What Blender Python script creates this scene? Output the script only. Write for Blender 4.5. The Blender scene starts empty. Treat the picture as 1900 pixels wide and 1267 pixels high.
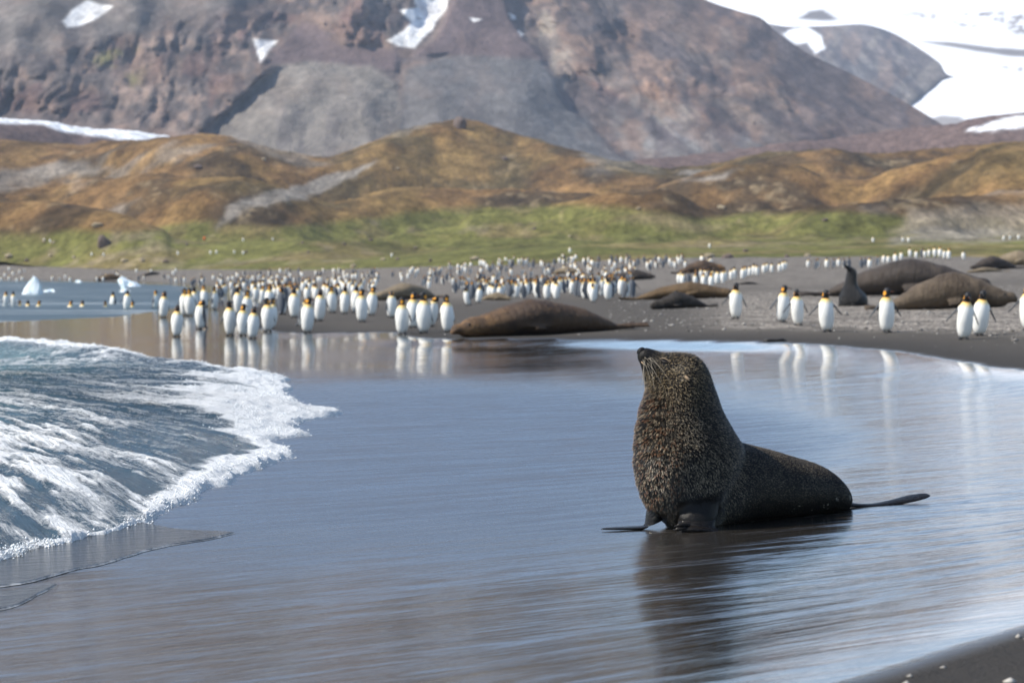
import bpy, bmesh, math, random
import numpy as np
from mathutils import Vector, Matrix
from mathutils.bvhtree import BVHTree
from mathutils.kdtree import KDTree

# ------------------------------------------------------------------ camera, world, sun, exposure
scene = bpy.context.scene
COL = scene.collection
CAM_H = 1.7
FPX = 85.0 / 36.0 * 1900.0          # focal length in pixels of the 1900 px photograph
HOR = 500.0                         # row of the horizon in the photograph
cam_d = bpy.data.cameras.new('camera')
cam_d.lens = 85.0
cam_d.sensor_width = 36.0
cam_d.clip_start = 0.3
cam_d.clip_end = 20000.0
cam_d.dof.use_dof = True
cam_d.dof.focus_distance = 15.75
cam_d.dof.aperture_fstop = 4.0
cam = bpy.data.objects.new('camera', cam_d)
COL.objects.link(cam)
cam.location = (0, 0, CAM_H)
PITCH = math.atan((633.5 - HOR) / FPX)
cam.rotation_euler = (math.radians(90) - PITCH, 0, 0)
scene.camera = cam

SUN = Vector((-0.67, -0.12, 0.72)).normalized()       # towards the sun
world = bpy.data.worlds.new('World')
scene.world = world
world.use_nodes = True
wn = world.node_tree
for n in list(wn.nodes):
    wn.nodes.remove(n)
sky = wn.nodes.new('ShaderNodeTexSky')
sky.sky_type = 'NISHITA'
sky.sun_disc = False
sky.sun_elevation = math.asin(SUN.z)
sky.sun_rotation = math.atan2(SUN.x, SUN.y)
sky.air_density = 1.0
sky.dust_density = 0.4
sky.ozone_density = 0.7
bg = wn.nodes.new('ShaderNodeBackground')
bg.inputs['Strength'].default_value = 0.15
wo = wn.nodes.new('ShaderNodeOutputWorld')
wn.links.new(sky.outputs[0], bg.inputs['Color'])
wn.links.new(bg.outputs[0], wo.inputs['Surface'])

sun_d = bpy.data.lights.new('sun', 'SUN')
sun_d.energy = 5.0
sun_d.angle = math.radians(0.53)
sun_d.color = (1.0, 0.93, 0.82)
sun = bpy.data.objects.new('sun', sun_d)
COL.objects.link(sun)
sun.rotation_euler = SUN.to_track_quat('Z', 'Y').to_euler()
sun.location = SUN * 60

scene.view_settings.view_transform = 'Standard'
scene.view_settings.look = 'None'
scene.view_settings.gamma = 1.0
scene.view_settings.use_curve_mapping = False
scene.view_settings.exposure = 0.44
scene.render.engine = 'CYCLES'
scene.cycles.max_bounces = 6
scene.cycles.volume_bounces = 0
scene.cycles.caustics_reflective = False
scene.cycles.caustics_refractive = False

HAZE = 0.00009                      # density of the air
rng = np.random.default_rng(7)
random.seed(7)

# ------------------------------------------------------------------ numeric helpers
def _hash(ix, iy, iz, seed):
    h = (ix.astype(np.uint32) * np.uint32(374761393) + iy.astype(np.uint32) * np.uint32(668265263)
         + iz.astype(np.uint32) * np.uint32(2147483647) + np.uint32(seed * 974634777 % 4294967296))
    h = (h ^ (h >> np.uint32(13))) * np.uint32(1274126177)
    h = h ^ (h >> np.uint32(16))
    return (h & np.uint32(0xFFFFFF)).astype(np.float64) / 16777215.0

def noise2(x, y, seed=0):
    x = np.asarray(x, float); y = np.asarray(y, float)
    x, y = np.broadcast_arrays(x, y)
    fx = np.floor(x); fy = np.floor(y)
    tx = x - fx; ty = y - fy
    tx = tx * tx * tx * (tx * (tx * 6 - 15) + 10); ty = ty * ty * ty * (ty * (ty * 6 - 15) + 10)
    ix = fx.astype(np.int64); iy = fy.astype(np.int64); z = np.zeros_like(ix)
    a = _hash(ix, iy, z, seed); b = _hash(ix + 1, iy, z, seed)
    c = _hash(ix, iy + 1, z, seed); d = _hash(ix + 1, iy + 1, z, seed)
    return ((a * (1 - tx) + b * tx) * (1 - ty) + (c * (1 - tx) + d * tx) * ty) * 2 - 1

def fbm(x, y, octv=4, seed=0, gain=0.5):
    s = 0.0; a = 1.0; t = 0.0
    for o in range(octv):
        s = s + a * noise2(x * 2 ** o + 17.3 * o, y * 2 ** o - 9.1 * o, seed + o)
        t += a; a *= gain
    return s / t

def ridged(x, y, octv=4, seed=0):
    s = 0.0; a = 1.0; t = 0.0
    for o in range(octv):
        s = s + a * (1 - np.abs(noise2(x * 2 ** o + 7.7 * o, y * 2 ** o + 3.1 * o, seed + o)) * 2)
        t += a; a *= 0.5
    return s / t

def sstep(a, b, x):
    t = np.clip((np.asarray(x, float) - a) / (b - a), 0, 1)
    return t * t * (3 - 2 * t)

def mixc(c1, c2, t):
    return c1 * (1 - t[..., None]) + np.asarray(c2, float) * t[..., None]

def sdf_poly(px, py, poly):
    """signed distance, positive inside"""
    px = np.asarray(px, float); py = np.asarray(py, float)
    d2 = np.full(px.shape, 1e30); inside = np.zeros(px.shape, bool)
    n = len(poly)
    for i in range(n):
        ax, ay = poly[i]; bx, by = poly[(i + 1) % n]
        ex, ey = bx - ax, by - ay
        wx, wy = px - ax, py - ay
        t = np.clip((wx * ex + wy * ey) / (ex * ex + ey * ey + 1e-12), 0, 1)
        d2 = np.minimum(d2, (wx - ex * t) ** 2 + (wy - ey * t) ** 2)
        c = (ay > py) != (by > py)
        xi = (bx - ax) * (py - ay) / ((by - ay) if by != ay else 1e-12) + ax
        inside ^= c & (px < xi)
    d = np.sqrt(d2)
    return np.where(inside, d, -d)

def catmull(pts, n):
    p = np.asarray(pts, float)
    p = np.vstack([2 * p[0] - p[1], p, 2 * p[-1] - p[-2]])
    out = []
    for i in range(1, len(p) - 2):
        for t in np.linspace(0, 1, n, endpoint=False):
            a, b, c, d = p[i - 1], p[i], p[i + 1], p[i + 2]
            out.append(0.5 * (2 * b + (c - a) * t + (2 * a - 5 * b + 4 * c - d) * t * t + (3 * b - a - 3 * c + d) * t ** 3))
    out.append(p[-2])
    return np.array(out)

# ------------------------------------------------------------------ the lie of the beach (plan metres -> height)
DRY = catmull([(-6, 2.5), (-2.0, 5.2), (0.45, 7.3), (1.75, 9.0), (4.0, 12.6), (6.6, 19), (7.9, 27), (7.0, 33.8), (6.45, 42.0), (5.2, 46.2),
               (2.0, 48.5), (-1, 50.2), (-2.4, 53.0), (-3.0, 57.5), (-5.6, 60.5), (-7.2, 68), (-8.8, 75), (-10.2, 88), (-11.3, 108), (-13.5, 132),
               (-19, 172), (-32, 252), (-50, 324), (-72, 356), (-150, 412), (-420, 440)], 6)
DRY_POLY = [tuple(p) for p in DRY] + [(-420, 900), (600, 900), (600, 2.5)]
SEA_POLY = [(-17, 77), (-14.2, 86), (-14.6, 103), (-15.8, 127), (-21, 169), (-35, 254), (-53, 317), (-75, 348), (-150, 402),
            (-420, 430), (-420, 30), (-60, 66), (-32, 73)]

def grassline(u):
    return np.interp(u, [-0.4, -0.21, -0.1, 0.0, 0.1, 0.2, 0.4], [445, 410, 335, 262, 230, 205, 190])

def ground(x, y):
    x = np.asarray(x, float); y = np.asarray(y, float)
    x, y = np.broadcast_arrays(x, y)
    sd = sdf_poly(x, y, DRY_POLY)
    ss = sdf_poly(x, y, SEA_POLY)
    u = x / np.maximum(y, 1)
    edge = 0.10 + 0.20 * sstep(-7, 1, x)
    yg = grassline(u)
    dg = np.maximum(yg - y, 0)
    s = np.maximum(sd, 0) / (np.maximum(sd, 0) + dg + 1e-3)
    pw = np.interp(u, [-0.2, -0.1, 0.0, 0.10, 0.2], [1.5, 1.6, 1.8, 1.25, 1.0])
    zg = 1.7 + 24.0 / 4486.0 * yg
    bumpz = 0.05 + 0.15 * sstep(0, 4, x)
    land = edge + bumpz * (1 - np.exp(-np.maximum(sd, 0) / 4.0)) + (zg - edge - bumpz) * s ** pw
    wet = 0.01 + (edge - 0.01) * sstep(-7.5, 0, sd) * (0.6 + 0.4 * sstep(-2.0, 0, sd))
    z = np.where(sd > 0, land, wet)
    z = z + 0.035 * fbm(x * 0.45, y * 0.25, 3, 5) * sstep(0.0, 2.5, sd) + 0.012 * fbm(x * 1.8, y * 1.2, 3, 9) * sstep(0.2, 2, sd)
    z = z + 0.10 * fbm(x * 0.1, y * 0.05, 3, 15) * sstep(10, 30, sd)
    z = np.where(ss > 0, np.maximum(-0.012 * ss, -0.6), np.minimum(z, 0.012 + np.maximum(-ss, 0) * 0.06))
    return z

def g1(x, y):
    return float(ground(np.array([x]), np.array([y]))[0])

def pix(px, py, zoff=0.0):
    """plan point where the ray through photo pixel (px,py) meets the ground"""
    ys = np.concatenate([np.linspace(5, 80, 1500), np.linspace(80.05, 520, 1800)])
    sp, cp = math.sin(PITCH), math.cos(PITCH)
    a = (px - 950.0) / FPX; b = (633.5 - py) / FPX
    dx, dy, dz = a, cp + b * sp, -sp + b * cp
    xs = dx / dy * ys; zs = CAM_H + dz / dy * ys
    h = ground(xs, ys) + zoff
    k = np.argmax(zs <= h)
    if not (zs <= h).any():
        k = len(ys) - 1
    return xs[k], ys[k], h[k]

def at_dist(px, py, y):
    sp, cp = math.sin(PITCH), math.cos(PITCH)
    a = (px - 950.0) / FPX; b = (633.5 - py) / FPX
    t = y / (cp + b * sp)
    return a * t, y, CAM_H + (-sp + b * cp) * t

# ------------------------------------------------------------------ object helpers
def tag(o, label=None, cat=None, group=None, kind=None):
    if label: o['label'] = label
    if cat: o['category'] = cat
    if group: o['group'] = group
    if kind: o['kind'] = kind
    return o

def mesh_obj(name, verts, faces, mat=None, parent=None, smooth=True, attrs=None, cols=None):
    me = bpy.data.meshes.new(name)
    verts = np.asarray(verts, np.float32)
    if isinstance(faces, np.ndarray):
        n, k = faces.shape
        me.vertices.add(len(verts)); me.vertices.foreach_set('co', verts.ravel())
        me.loops.add(n * k); me.loops.foreach_set('vertex_index', faces.astype(np.int32).ravel())
        me.polygons.add(n)
        me.polygons.foreach_set('loop_start', (np.arange(n) * k).astype(np.int32))
        me.polygons.foreach_set('loop_total', np.full(n, k, np.int32))
        me.update(calc_edges=True); me.validate()
    else:
        me.from_pydata(verts.tolist(), [], faces)
    if smooth:
        me.polygons.foreach_set('use_smooth', np.ones(len(me.polygons), bool))
    for k, v in (attrs or {}).items():
        at = me.attributes.new(k, 'FLOAT', 'POINT'); at.data.foreach_set('value', np.asarray(v, np.float32).ravel())
    if cols is not None:
        at = me.attributes.new('Col', 'FLOAT_COLOR', 'POINT')
        c = np.ones((len(verts), 4), np.float32); c[:, :3] = cols
        at.data.foreach_set('color', c.ravel())
    if mat: me.materials.append(mat)
    o = bpy.data.objects.new(name, me)
    COL.objects.link(o)
    if parent: o.parent = parent
    return o

def grid_faces(nr, nc):
    i = np.arange(nr - 1)[:, None] * nc + np.arange(nc - 1)[None, :]
    return np.stack([i, i + 1, i + nc + 1, i + nc], -1).reshape(-1, 4)

def mk(name):
    m = bpy.data.materials.new(name); m.use_nodes = True
    nt = m.node_tree
    for n in list(nt.nodes): nt.nodes.remove(n)
    out = nt.nodes.new('ShaderNodeOutputMaterial')
    p = nt.nodes.new('ShaderNodeBsdfPrincipled')
    nt.links.new(p.outputs[0], out.inputs['Surface'])
    return m, nt, p

def N(nt, typ, **kw):
    n = nt.nodes.new(typ)
    for k, v in kw.items():
        if k.startswith('i_'):
            key = k[2:]
            n.inputs[int(key) if key.isdigit() else key.replace('_', ' ')].default_value = v
        else:
            setattr(n, k, v)
    return n

def attr(nt, name):
    return N(nt, 'ShaderNodeAttribute', attribute_name=name)

def ramp(nt, src, pts):
    r = N(nt, 'ShaderNodeValToRGB')
    cr = r.color_ramp
    while len(cr.elements) < len(pts): cr.elements.new(0.5)
    for e, (pos, c) in zip(cr.elements, pts):
        e.position = pos
        e.color = (c, c, c, 1) if np.isscalar(c) else (*c, 1)
    nt.links.new(src, r.inputs[0])
    return r.outputs[0]

def mixrgb(nt, f, a, b, mode='MIX'):
    m = N(nt, 'ShaderNodeMix', data_type='RGBA', blend_type=mode)
    for sock, v in ((m.inputs[0], f), (m.inputs[6], a), (m.inputs[7], b)):
        if isinstance(v, (int, float)): sock.default_value = v
        elif isinstance(v, tuple): sock.default_value = (*v, 1)
        else: nt.links.new(v, sock)
    return m.outputs[2]

def math_n(nt, op, a, b=None, c=None, clamp=False):
    m = N(nt, 'ShaderNodeMath', operation=op, use_clamp=clamp)
    for s, v in zip(m.inputs, (a, b, c)):
        if v is None: continue
        if isinstance(v, (int, float)): s.default_value = v
        else: nt.links.new(v, s)
    return m.outputs[0]

def maprange(nt, v, a, b, c, d):
    m = N(nt, 'ShaderNodeMapRange')
    nt.links.new(v, m.inputs[0])
    for s, val in zip(m.inputs[1:5], (a, b, c, d)): s.default_value = val
    return m.outputs[0]

def noise_t(nt, vec, scale, detail=4, rough=0.55, dist=0.0):
    n = N(nt, 'ShaderNodeTexNoise')
    n.inputs['Scale'].default_value = scale; n.inputs['Detail'].default_value = detail
    n.inputs['Roughness'].default_value = rough; n.inputs['Distortion'].default_value = dist
    if vec is not None: nt.links.new(vec, n.inputs['Vector'])
    return n.outputs['Fac']

def mapping(nt, vec, rot=(0, 0, 0), scale=(1, 1, 1)):
    m = N(nt, 'ShaderNodeMapping')
    m.inputs['Rotation'].default_value = rot; m.inputs['Scale'].default_value = scale
    nt.links.new(vec, m.inputs['Vector'])
    return m.outputs[0]

def bump(nt, h, strength, dist, normal=None):
    b = N(nt, 'ShaderNodeBump')
    b.inputs['Strength'].default_value = strength; b.inputs['Distance'].default_value = dist
    nt.links.new(h, b.inputs['Height'])
    if normal is not None: nt.links.new(normal, b.inputs['Normal'])
    return b.outputs[0]

def loft(stations, n=20):
    """stations: (centre, axis_a, axis_b) full half-axis vectors; closed tube with caps"""
    V = []; F = []
    for c, a, b in stations:
        c, a, b = np.array(c, float), np.array(a, float), np.array(b, float)
        for k in range(n):
            t = 2 * math.pi * k / n
            V.append(c + a * math.cos(t) + b * math.sin(t))
    m = len(stations)
    for i in range(m - 1):
        for k in range(n):
            k2 = (k + 1) % n
            F.append((i * n + k, i * n + k2, (i + 1) * n + k2, (i + 1) * n + k))
    F.append(tuple(range(n))[::-1]); F.append(tuple((m - 1) * n + k for k in range(n)))
    return np.array(V), F

def resample(rows, per=5):
    """smooth a table of stations"""
    r = [np.concatenate([np.ravel(q) for q in row]) for row in rows]
    s = catmull(r, per)
    return [(q[:3], q[3:6], q[6:9]) for q in s]

def union_mesh(parts, voxel, smooth_it=6, smooth_f=0.5, subdiv=0):
    """voxel-union of closed lofts into one continuous skin; returns verts, faces(list)"""
    V = []; F = []; off = 0
    for v, f in parts:
        V.append(v); F += [tuple(i + off for i in q) for q in f]; off += len(v)
    me = bpy.data.meshes.new('tmp'); me.from_pydata(np.vstack(V).tolist(), [], F); me.update()
    o = bpy.data.objects.new('tmp', me); COL.objects.link(o)
    bm = bmesh.new(); bm.from_mesh(me); bmesh.ops.recalc_face_normals(bm, faces=bm.faces); bm.to_mesh(me); bm.free()
    r = o.modifiers.new('r', 'REMESH'); r.mode = 'VOXEL'; r.voxel_size = voxel
    if smooth_it:
        s = o.modifiers.new('s', 'SMOOTH'); s.factor = smooth_f; s.iterations = smooth_it
    dg = bpy.context.evaluated_depsgraph_get(); dg.update()
    ev = o.evaluated_get(dg); m2 = bpy.data.meshes.new_from_object(ev)
    n = len(m2.vertices); co = np.empty(n * 3, np.float32); m2.vertices.foreach_get('co', co); co = co.reshape(-1, 3)
    m2.calc_loop_triangles()
    faces = [tuple(p.vertices) for p in m2.polygons]
    bpy.data.objects.remove(o); bpy.data.meshes.remove(me); bpy.data.meshes.remove(m2)
    return co.astype(float), faces

def tube(points, radii, n=5):
    P = np.array(points, float); st = []
    for i, p in enumerate(P):
        t = P[min(i + 1, len(P) - 1)] - P[max(i - 1, 0)]
        t /= np.linalg.norm(t) + 1e-9
        up = np.array([0, 0, 1.0]) if abs(t[2]) < 0.9 else np.array([0, 1.0, 0])
        a = np.cross(t, up); a /= np.linalg.norm(a); b = np.cross(a, t)
        st.append((p, a * radii[i], b * radii[i]))
    return loft(st, n)

# ------------------------------------------------------------------ materials of the ground
def mat_beach():
    m, nt, p = mk('black_sand')
    geo = N(nt, 'ShaderNodeNewGeometry'); pos = geo.outputs['Position']
    wet = attr(nt, 'wet').outputs['Fac']; grav = attr(nt, 'gravel').outputs['Fac']; film = attr(nt, 'film').outputs['Fac']
    damp = attr(nt, 'damp').outputs['Fac']
    n1 = noise_t(nt, pos, 0.7, 5); n2 = noise_t(nt, pos, 9.0, 6, 0.7); n3 = noise_t(nt, pos, 160.0, 2, 0.5)
    dry = mixrgb(nt, n1, (0.044, 0.038, 0.032), (0.070, 0.061, 0.051))
    dry = mixrgb(nt, maprange(nt, n2, 0.45, 0.75, 0, 0.6), dry, (0.108, 0.095, 0.080))
    dry = mixrgb(nt, maprange(nt, n3, 0.5, 0.8, 0, 0.5), dry, (0.16, 0.143, 0.122))
    dry = mixrgb(nt, damp, dry, (0.034, 0.030, 0.026))
    # gravel: pale pebbles on dark sand
    vor = N(nt, 'ShaderNodeTexVoronoi'); vor.inputs['Scale'].default_value = 14.0; nt.links.new(pos, vor.inputs['Vector'])
    vc = N(nt, 'ShaderNodeSeparateColor'); nt.links.new(vor.outputs['Color'], vc.inputs[0])
    pebc = ramp(nt, vc.outputs[0], [(0.0, (0.06, 0.052, 0.045)), (0.45, (0.21, 0.185, 0.158)), (0.8, (0.38, 0.335, 0.285)), (1.0, (0.54, 0.49, 0.43))])
    gm = math_n(nt, 'MULTIPLY', grav, maprange(nt, noise_t(nt, pos, 1.3, 4), 0.35, 0.62, 0.15, 1.0))
    dry = mixrgb(nt, gm, dry, pebc)
    wetc = mixrgb(nt, n1, (0.020, 0.017, 0.014), (0.036, 0.031, 0.026))
    base = mixrgb(nt, wet, dry, wetc)
    nt.links.new(base, p.inputs['Base Color'])
    # backwash streaks: long ripples along the run of the swash
    v = mapping(nt, mapping(nt, pos, (0, 0, math.radians(-33))), (0, 0, 0), (0.09, 1.0, 1.0))
    st1 = noise_t(nt, v, 5.5, 5, 0.62, 0.3)
    v2 = mapping(nt, mapping(nt, pos, (0, 0, math.radians(-35))), (0, 0, 0), (0.12, 1.0, 1.0))
    st2 = noise_t(nt, v2, 26.0, 4, 0.6)
    st3 = noise_t(nt, pos, 210.0, 2, 0.6)
    # roughness of the water film
    chop = attr(nt, 'chop').outputs['Fac']
    rw = math_n(nt, 'ADD', maprange(nt, st1, 0.40, 0.62, 0.05, 0.20), math_n(nt, 'MULTIPLY', chop, 0.20))
    rw2 = maprange(nt, st2, 0.40, 0.62, -0.05, 0.12)
    rr = math_n(nt, 'MAXIMUM', math_n(nt, 'ADD', rw, rw2), 0.05)
    rr = math_n(nt, 'MULTIPLY', rr, maprange(nt, film, 0, 1, 1.0, 0.75))
    rough = N(nt, 'ShaderNodeMix', data_type='FLOAT')
    nt.links.new(wet, rough.inputs[0]); rough.inputs[2].default_value = 0.92; nt.links.new(rr, rough.inputs[3])
    nt.links.new(rough.outputs[0], p.inputs['Roughness'])
    spec = maprange(nt, wet, 0, 1, 0.25, 0.95)
    nt.links.new(spec, p.inputs['Specular IOR Level'])
    hd = math_n(nt, 'ADD', math_n(nt, 'MULTIPLY', n2, 0.05), math_n(nt, 'MULTIPLY', n3, 0.006))
    hg = math_n(nt, 'MULTIPLY', math_n(nt, 'MULTIPLY', math_n(nt, 'SUBTRACT', 0.6, vor.outputs['Distance']), gm), 0.03)
    hdry = math_n(nt, 'MULTIPLY', math_n(nt, 'ADD', hd, hg), math_n(nt, 'SUBTRACT', 1.0, wet))
    hw = math_n(nt, 'ADD', math_n(nt, 'MULTIPLY', st1, 0.0085), math_n(nt, 'ADD', math_n(nt, 'MULTIPLY', st2, 0.0020), math_n(nt, 'MULTIPLY', st3, maprange(nt, chop, 0, 1, 0.00012, 0.0008))))
    hw = math_n(nt, 'MULTIPLY', hw, math_n(nt, 'MULTIPLY', wet, maprange(nt, film, 0, 1, 1.0, 0.25)))
    # shading normals tilted at the viewer, without relief, to mirror higher sky
    k = math_n(nt, 'ADD', math_n(nt, 'MULTIPLY', chop, 0.16), math_n(nt, 'MULTIPLY', math_n(nt, 'MULTIPLY', maprange(nt, st1, 0.50, 0.62, 0, 1), maprange(nt, st2, 0.44, 0.58, 0.2, 1.3)), attr(nt, 'tilt').outputs['Fac']))
    k = math_n(nt, 'MULTIPLY', math_n(nt, 'MULTIPLY', k, wet), maprange(nt, film, 0, 1, 1.0, 0.0))
    sc = N(nt, 'ShaderNodeVectorMath', operation='SCALE'); sc.inputs[0].default_value = (-0.35, -0.94, 0.0); nt.links.new(k, sc.inputs['Scale'])
    ad = N(nt, 'ShaderNodeVectorMath', operation='ADD'); nt.links.new(geo.outputs['Normal'], ad.inputs[0]); nt.links.new(sc.outputs[0], ad.inputs[1])
    no = N(nt, 'ShaderNodeVectorMath', operation='NORMALIZE'); nt.links.new(ad.outputs[0], no.inputs[0])
    cw = math_n(nt, 'MULTIPLY', wet, maprange(nt, math_n(nt, 'ADD', math_n(nt, 'MULTIPLY', st1, 0.45), math_n(nt, 'MULTIPLY', st2, 0.55)), 0.42, 0.58, 0.12, 1.0))
    cw = math_n(nt, 'MAXIMUM', cw, math_n(nt, 'MULTIPLY', wet, math_n(nt, 'MAXIMUM', film, math_n(nt, 'MULTIPLY', chop, 0.9))))
    nt.links.new(cw, p.inputs['Coat Weight']); p.inputs['Coat IOR'].default_value = 2.4
    nt.links.new(math_n(nt, 'MULTIPLY', rr, 0.8), p.inputs['Coat Roughness'])
    b = bump(nt, math_n(nt, 'ADD', hdry, hw), 1.0, 1.0, no.outputs[0])
    nt.links.new(b, p.inputs['Coat Normal'])
    nt.links.new(b, p.inputs['Normal'])
    return m

def mat_vcol(name, rough=0.95, bscale=0.0, bdist=0.3, spec=0.15, detail=None, ysc=1.0):
    m, nt, p = mk(name)
    c = attr(nt, 'Col').outputs['Color']
    geo = N(nt, 'ShaderNodeNewGeometry'); pos = geo.outputs['Position']
    if ysc != 1.0: pos = mapping(nt, pos, (0, 0, 0), (1, ysc, 1))
    if detail:
        for sc, lo, hi in detail:
            f = maprange(nt, noise_t(nt, pos, sc, 6, 0.65), 0.3, 0.7, lo, hi)
            rgb = N(nt, 'ShaderNodeCombineColor')
            for s in rgb.inputs: nt.links.new(f, s)
            c = mixrgb(nt, 1.0, c, rgb.outputs[0], 'MULTIPLY')
    nt.links.new(c, p.inputs['Base Color'])
    p.inputs['Roughness'].default_value = rough
    p.inputs['Specular IOR Level'].default_value = spec
    if bscale:
        nt.links.new(bump(nt, noise_t(nt, pos, bscale, 8, 0.65), 1.0, bdist), p.inputs['Normal'])
    return m

def mat_plain(name, col, rough=0.6, spec=0.5, nscale=0, namp=0.35, bdist=0.0):
    m, nt, p = mk(name)
    tc = N(nt, 'ShaderNodeTexCoord').outputs['Object']
    if nscale:
        f = noise_t(nt, tc, nscale, 5, 0.6)
        a = tuple(c * (1 - namp) for c in col); b = tuple(min(1, c * (1 + namp)) for c in col)
        nt.links.new(mixrgb(nt, f, a, b), p.inputs['Base Color'])
        if bdist: nt.links.new(bump(nt, f, 1.0, bdist), p.inputs['Normal'])
    else:
        p.inputs['Base Color'].default_value = (*col, 1)
    p.inputs['Roughness'].default_value = rough
    p.inputs['Specular IOR Level'].default_value = spec
    return m

# ------------------------------------------------------------------ beach sheet
def build_beach():
    F = np.linspace(math.sqrt(1900), math.sqrt(16.5), 540) ** 2
    ys = CAM_H * FPX / F
    us = np.linspace(-0.36, 0.36, 580)
    U, Y = np.meshgrid(us, ys)
    X = U * (Y + 3.0)
    Z = ground(X, Y)
    sd = sdf_poly(X, Y, DRY_POLY)
    wob = 0.35 * fbm(X * 0.5, Y * 0.3, 4, 31) + 0.10 * fbm(X * 3, Y * 2, 3, 33)
    wet = 1 - sstep(-0.10, 0.10, sd + wob * sstep(5, 30, Y))
    damp = 1 - sstep(0.0, 2.6, sd + wob)
    # thin standing water: pools at the foot of the dry sand and along the far flats
    far = sstep(30, 44, Y)
    film = np.clip(far + 0.85 * sstep(-1.3, -0.3, sd) * sstep(0, 6, X + 3) , 0, 1)
    chop = sstep(-0.25, 0.25, sdf_poly(U * 10, np.log(Y), [(-1.3, 2.62), (0.2, 2.72), (0.9, 2.85), (1.15, 3.1), (0.7, 3.45), (-0.2, 3.62), (-1.0, 3.58), (-1.6, 3.2)]) + 0.15 * fbm(X * .5, Y * .2, 3, 35))  # hand-placed zone: rougher grain, normals tilted for a bluer reflection
    gr = sstep(2.2, 5.0, sd + wob * 2) * sstep(0.06, 0.10, U) * (1 - 0.5 * sstep(16, 30, sd)) * (1 - sstep(80, 140, Y))
    gr = np.maximum(gr, 0.55 * sstep(90, 140, Y))
    V = np.stack([X, Y, Z], -1).reshape(-1, 3)
    o = mesh_obj('beach', V, grid_faces(*X.shape), mat_beach(), attrs=dict(wet=wet, damp=damp, film=film, gravel=gr, chop=chop, tilt=(0.05 + 0.06 * sstep(11, 17, Y + 1.2 * X)) * (1 - 0.75 * sstep(0.07, 0.16, U) * sstep(14, 20, Y))))
    return tag(o, 'dark sand beach, wet and mirror-like below, dry above', None, kind='structure')
build_beach()

# ------------------------------------------------------------------ meadow and brown hills
def interp_px(u, pts):
    px = 950 + u * FPX
    p = np.array(pts, float)
    c = catmull(p, 6)
    return np.interp(px, c[:, 0], c[:, 1])

R1 = [(-700, 370), (0, 372), (120, 378), (220, 395), (300, 425), (380, 450), (800, 440), (880, 408), (1000, 398), (1120, 372), (1240, 366), (1330, 402), (1400, 396), (1560, 384), (1700, 366), (1900, 348), (2600, 330)]
R2 = [(-700, 350), (0, 352), (120, 346), (250, 328), (380, 326), (470, 330), (560, 352), (620, 372), (700, 362), (780, 352), (900, 352), (1050, 366), (1150, 372), (1230, 350), (1330, 318), (1400, 306), (1480, 308), (1540, 328), (1600, 330), (1700, 300), (1800, 282), (1900, 262), (2600, 230)]
R3 = [(-700, 270), (0, 266), (200, 264), (380, 254), (450, 264), (520, 286), (580, 298), (640, 290), (700, 268), (760, 250), (820, 237), (860, 234), (920, 248), (1000, 272), (1100, 294), (1200, 310), (1300, 316), (1380, 296), (1450, 280), (1540, 276), (1620, 288), (1750, 275), (1900, 262), (2600, 240)]
R4 = [(-700, 205), (0, 226), (150, 246), (300, 258), (420, 280), (560, 300), (900, 322), (1100, 312), (1200, 300), (1350, 284), (1500, 266), (1640, 250), (1760, 234), (1900, 214), (2600, 150)]

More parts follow.
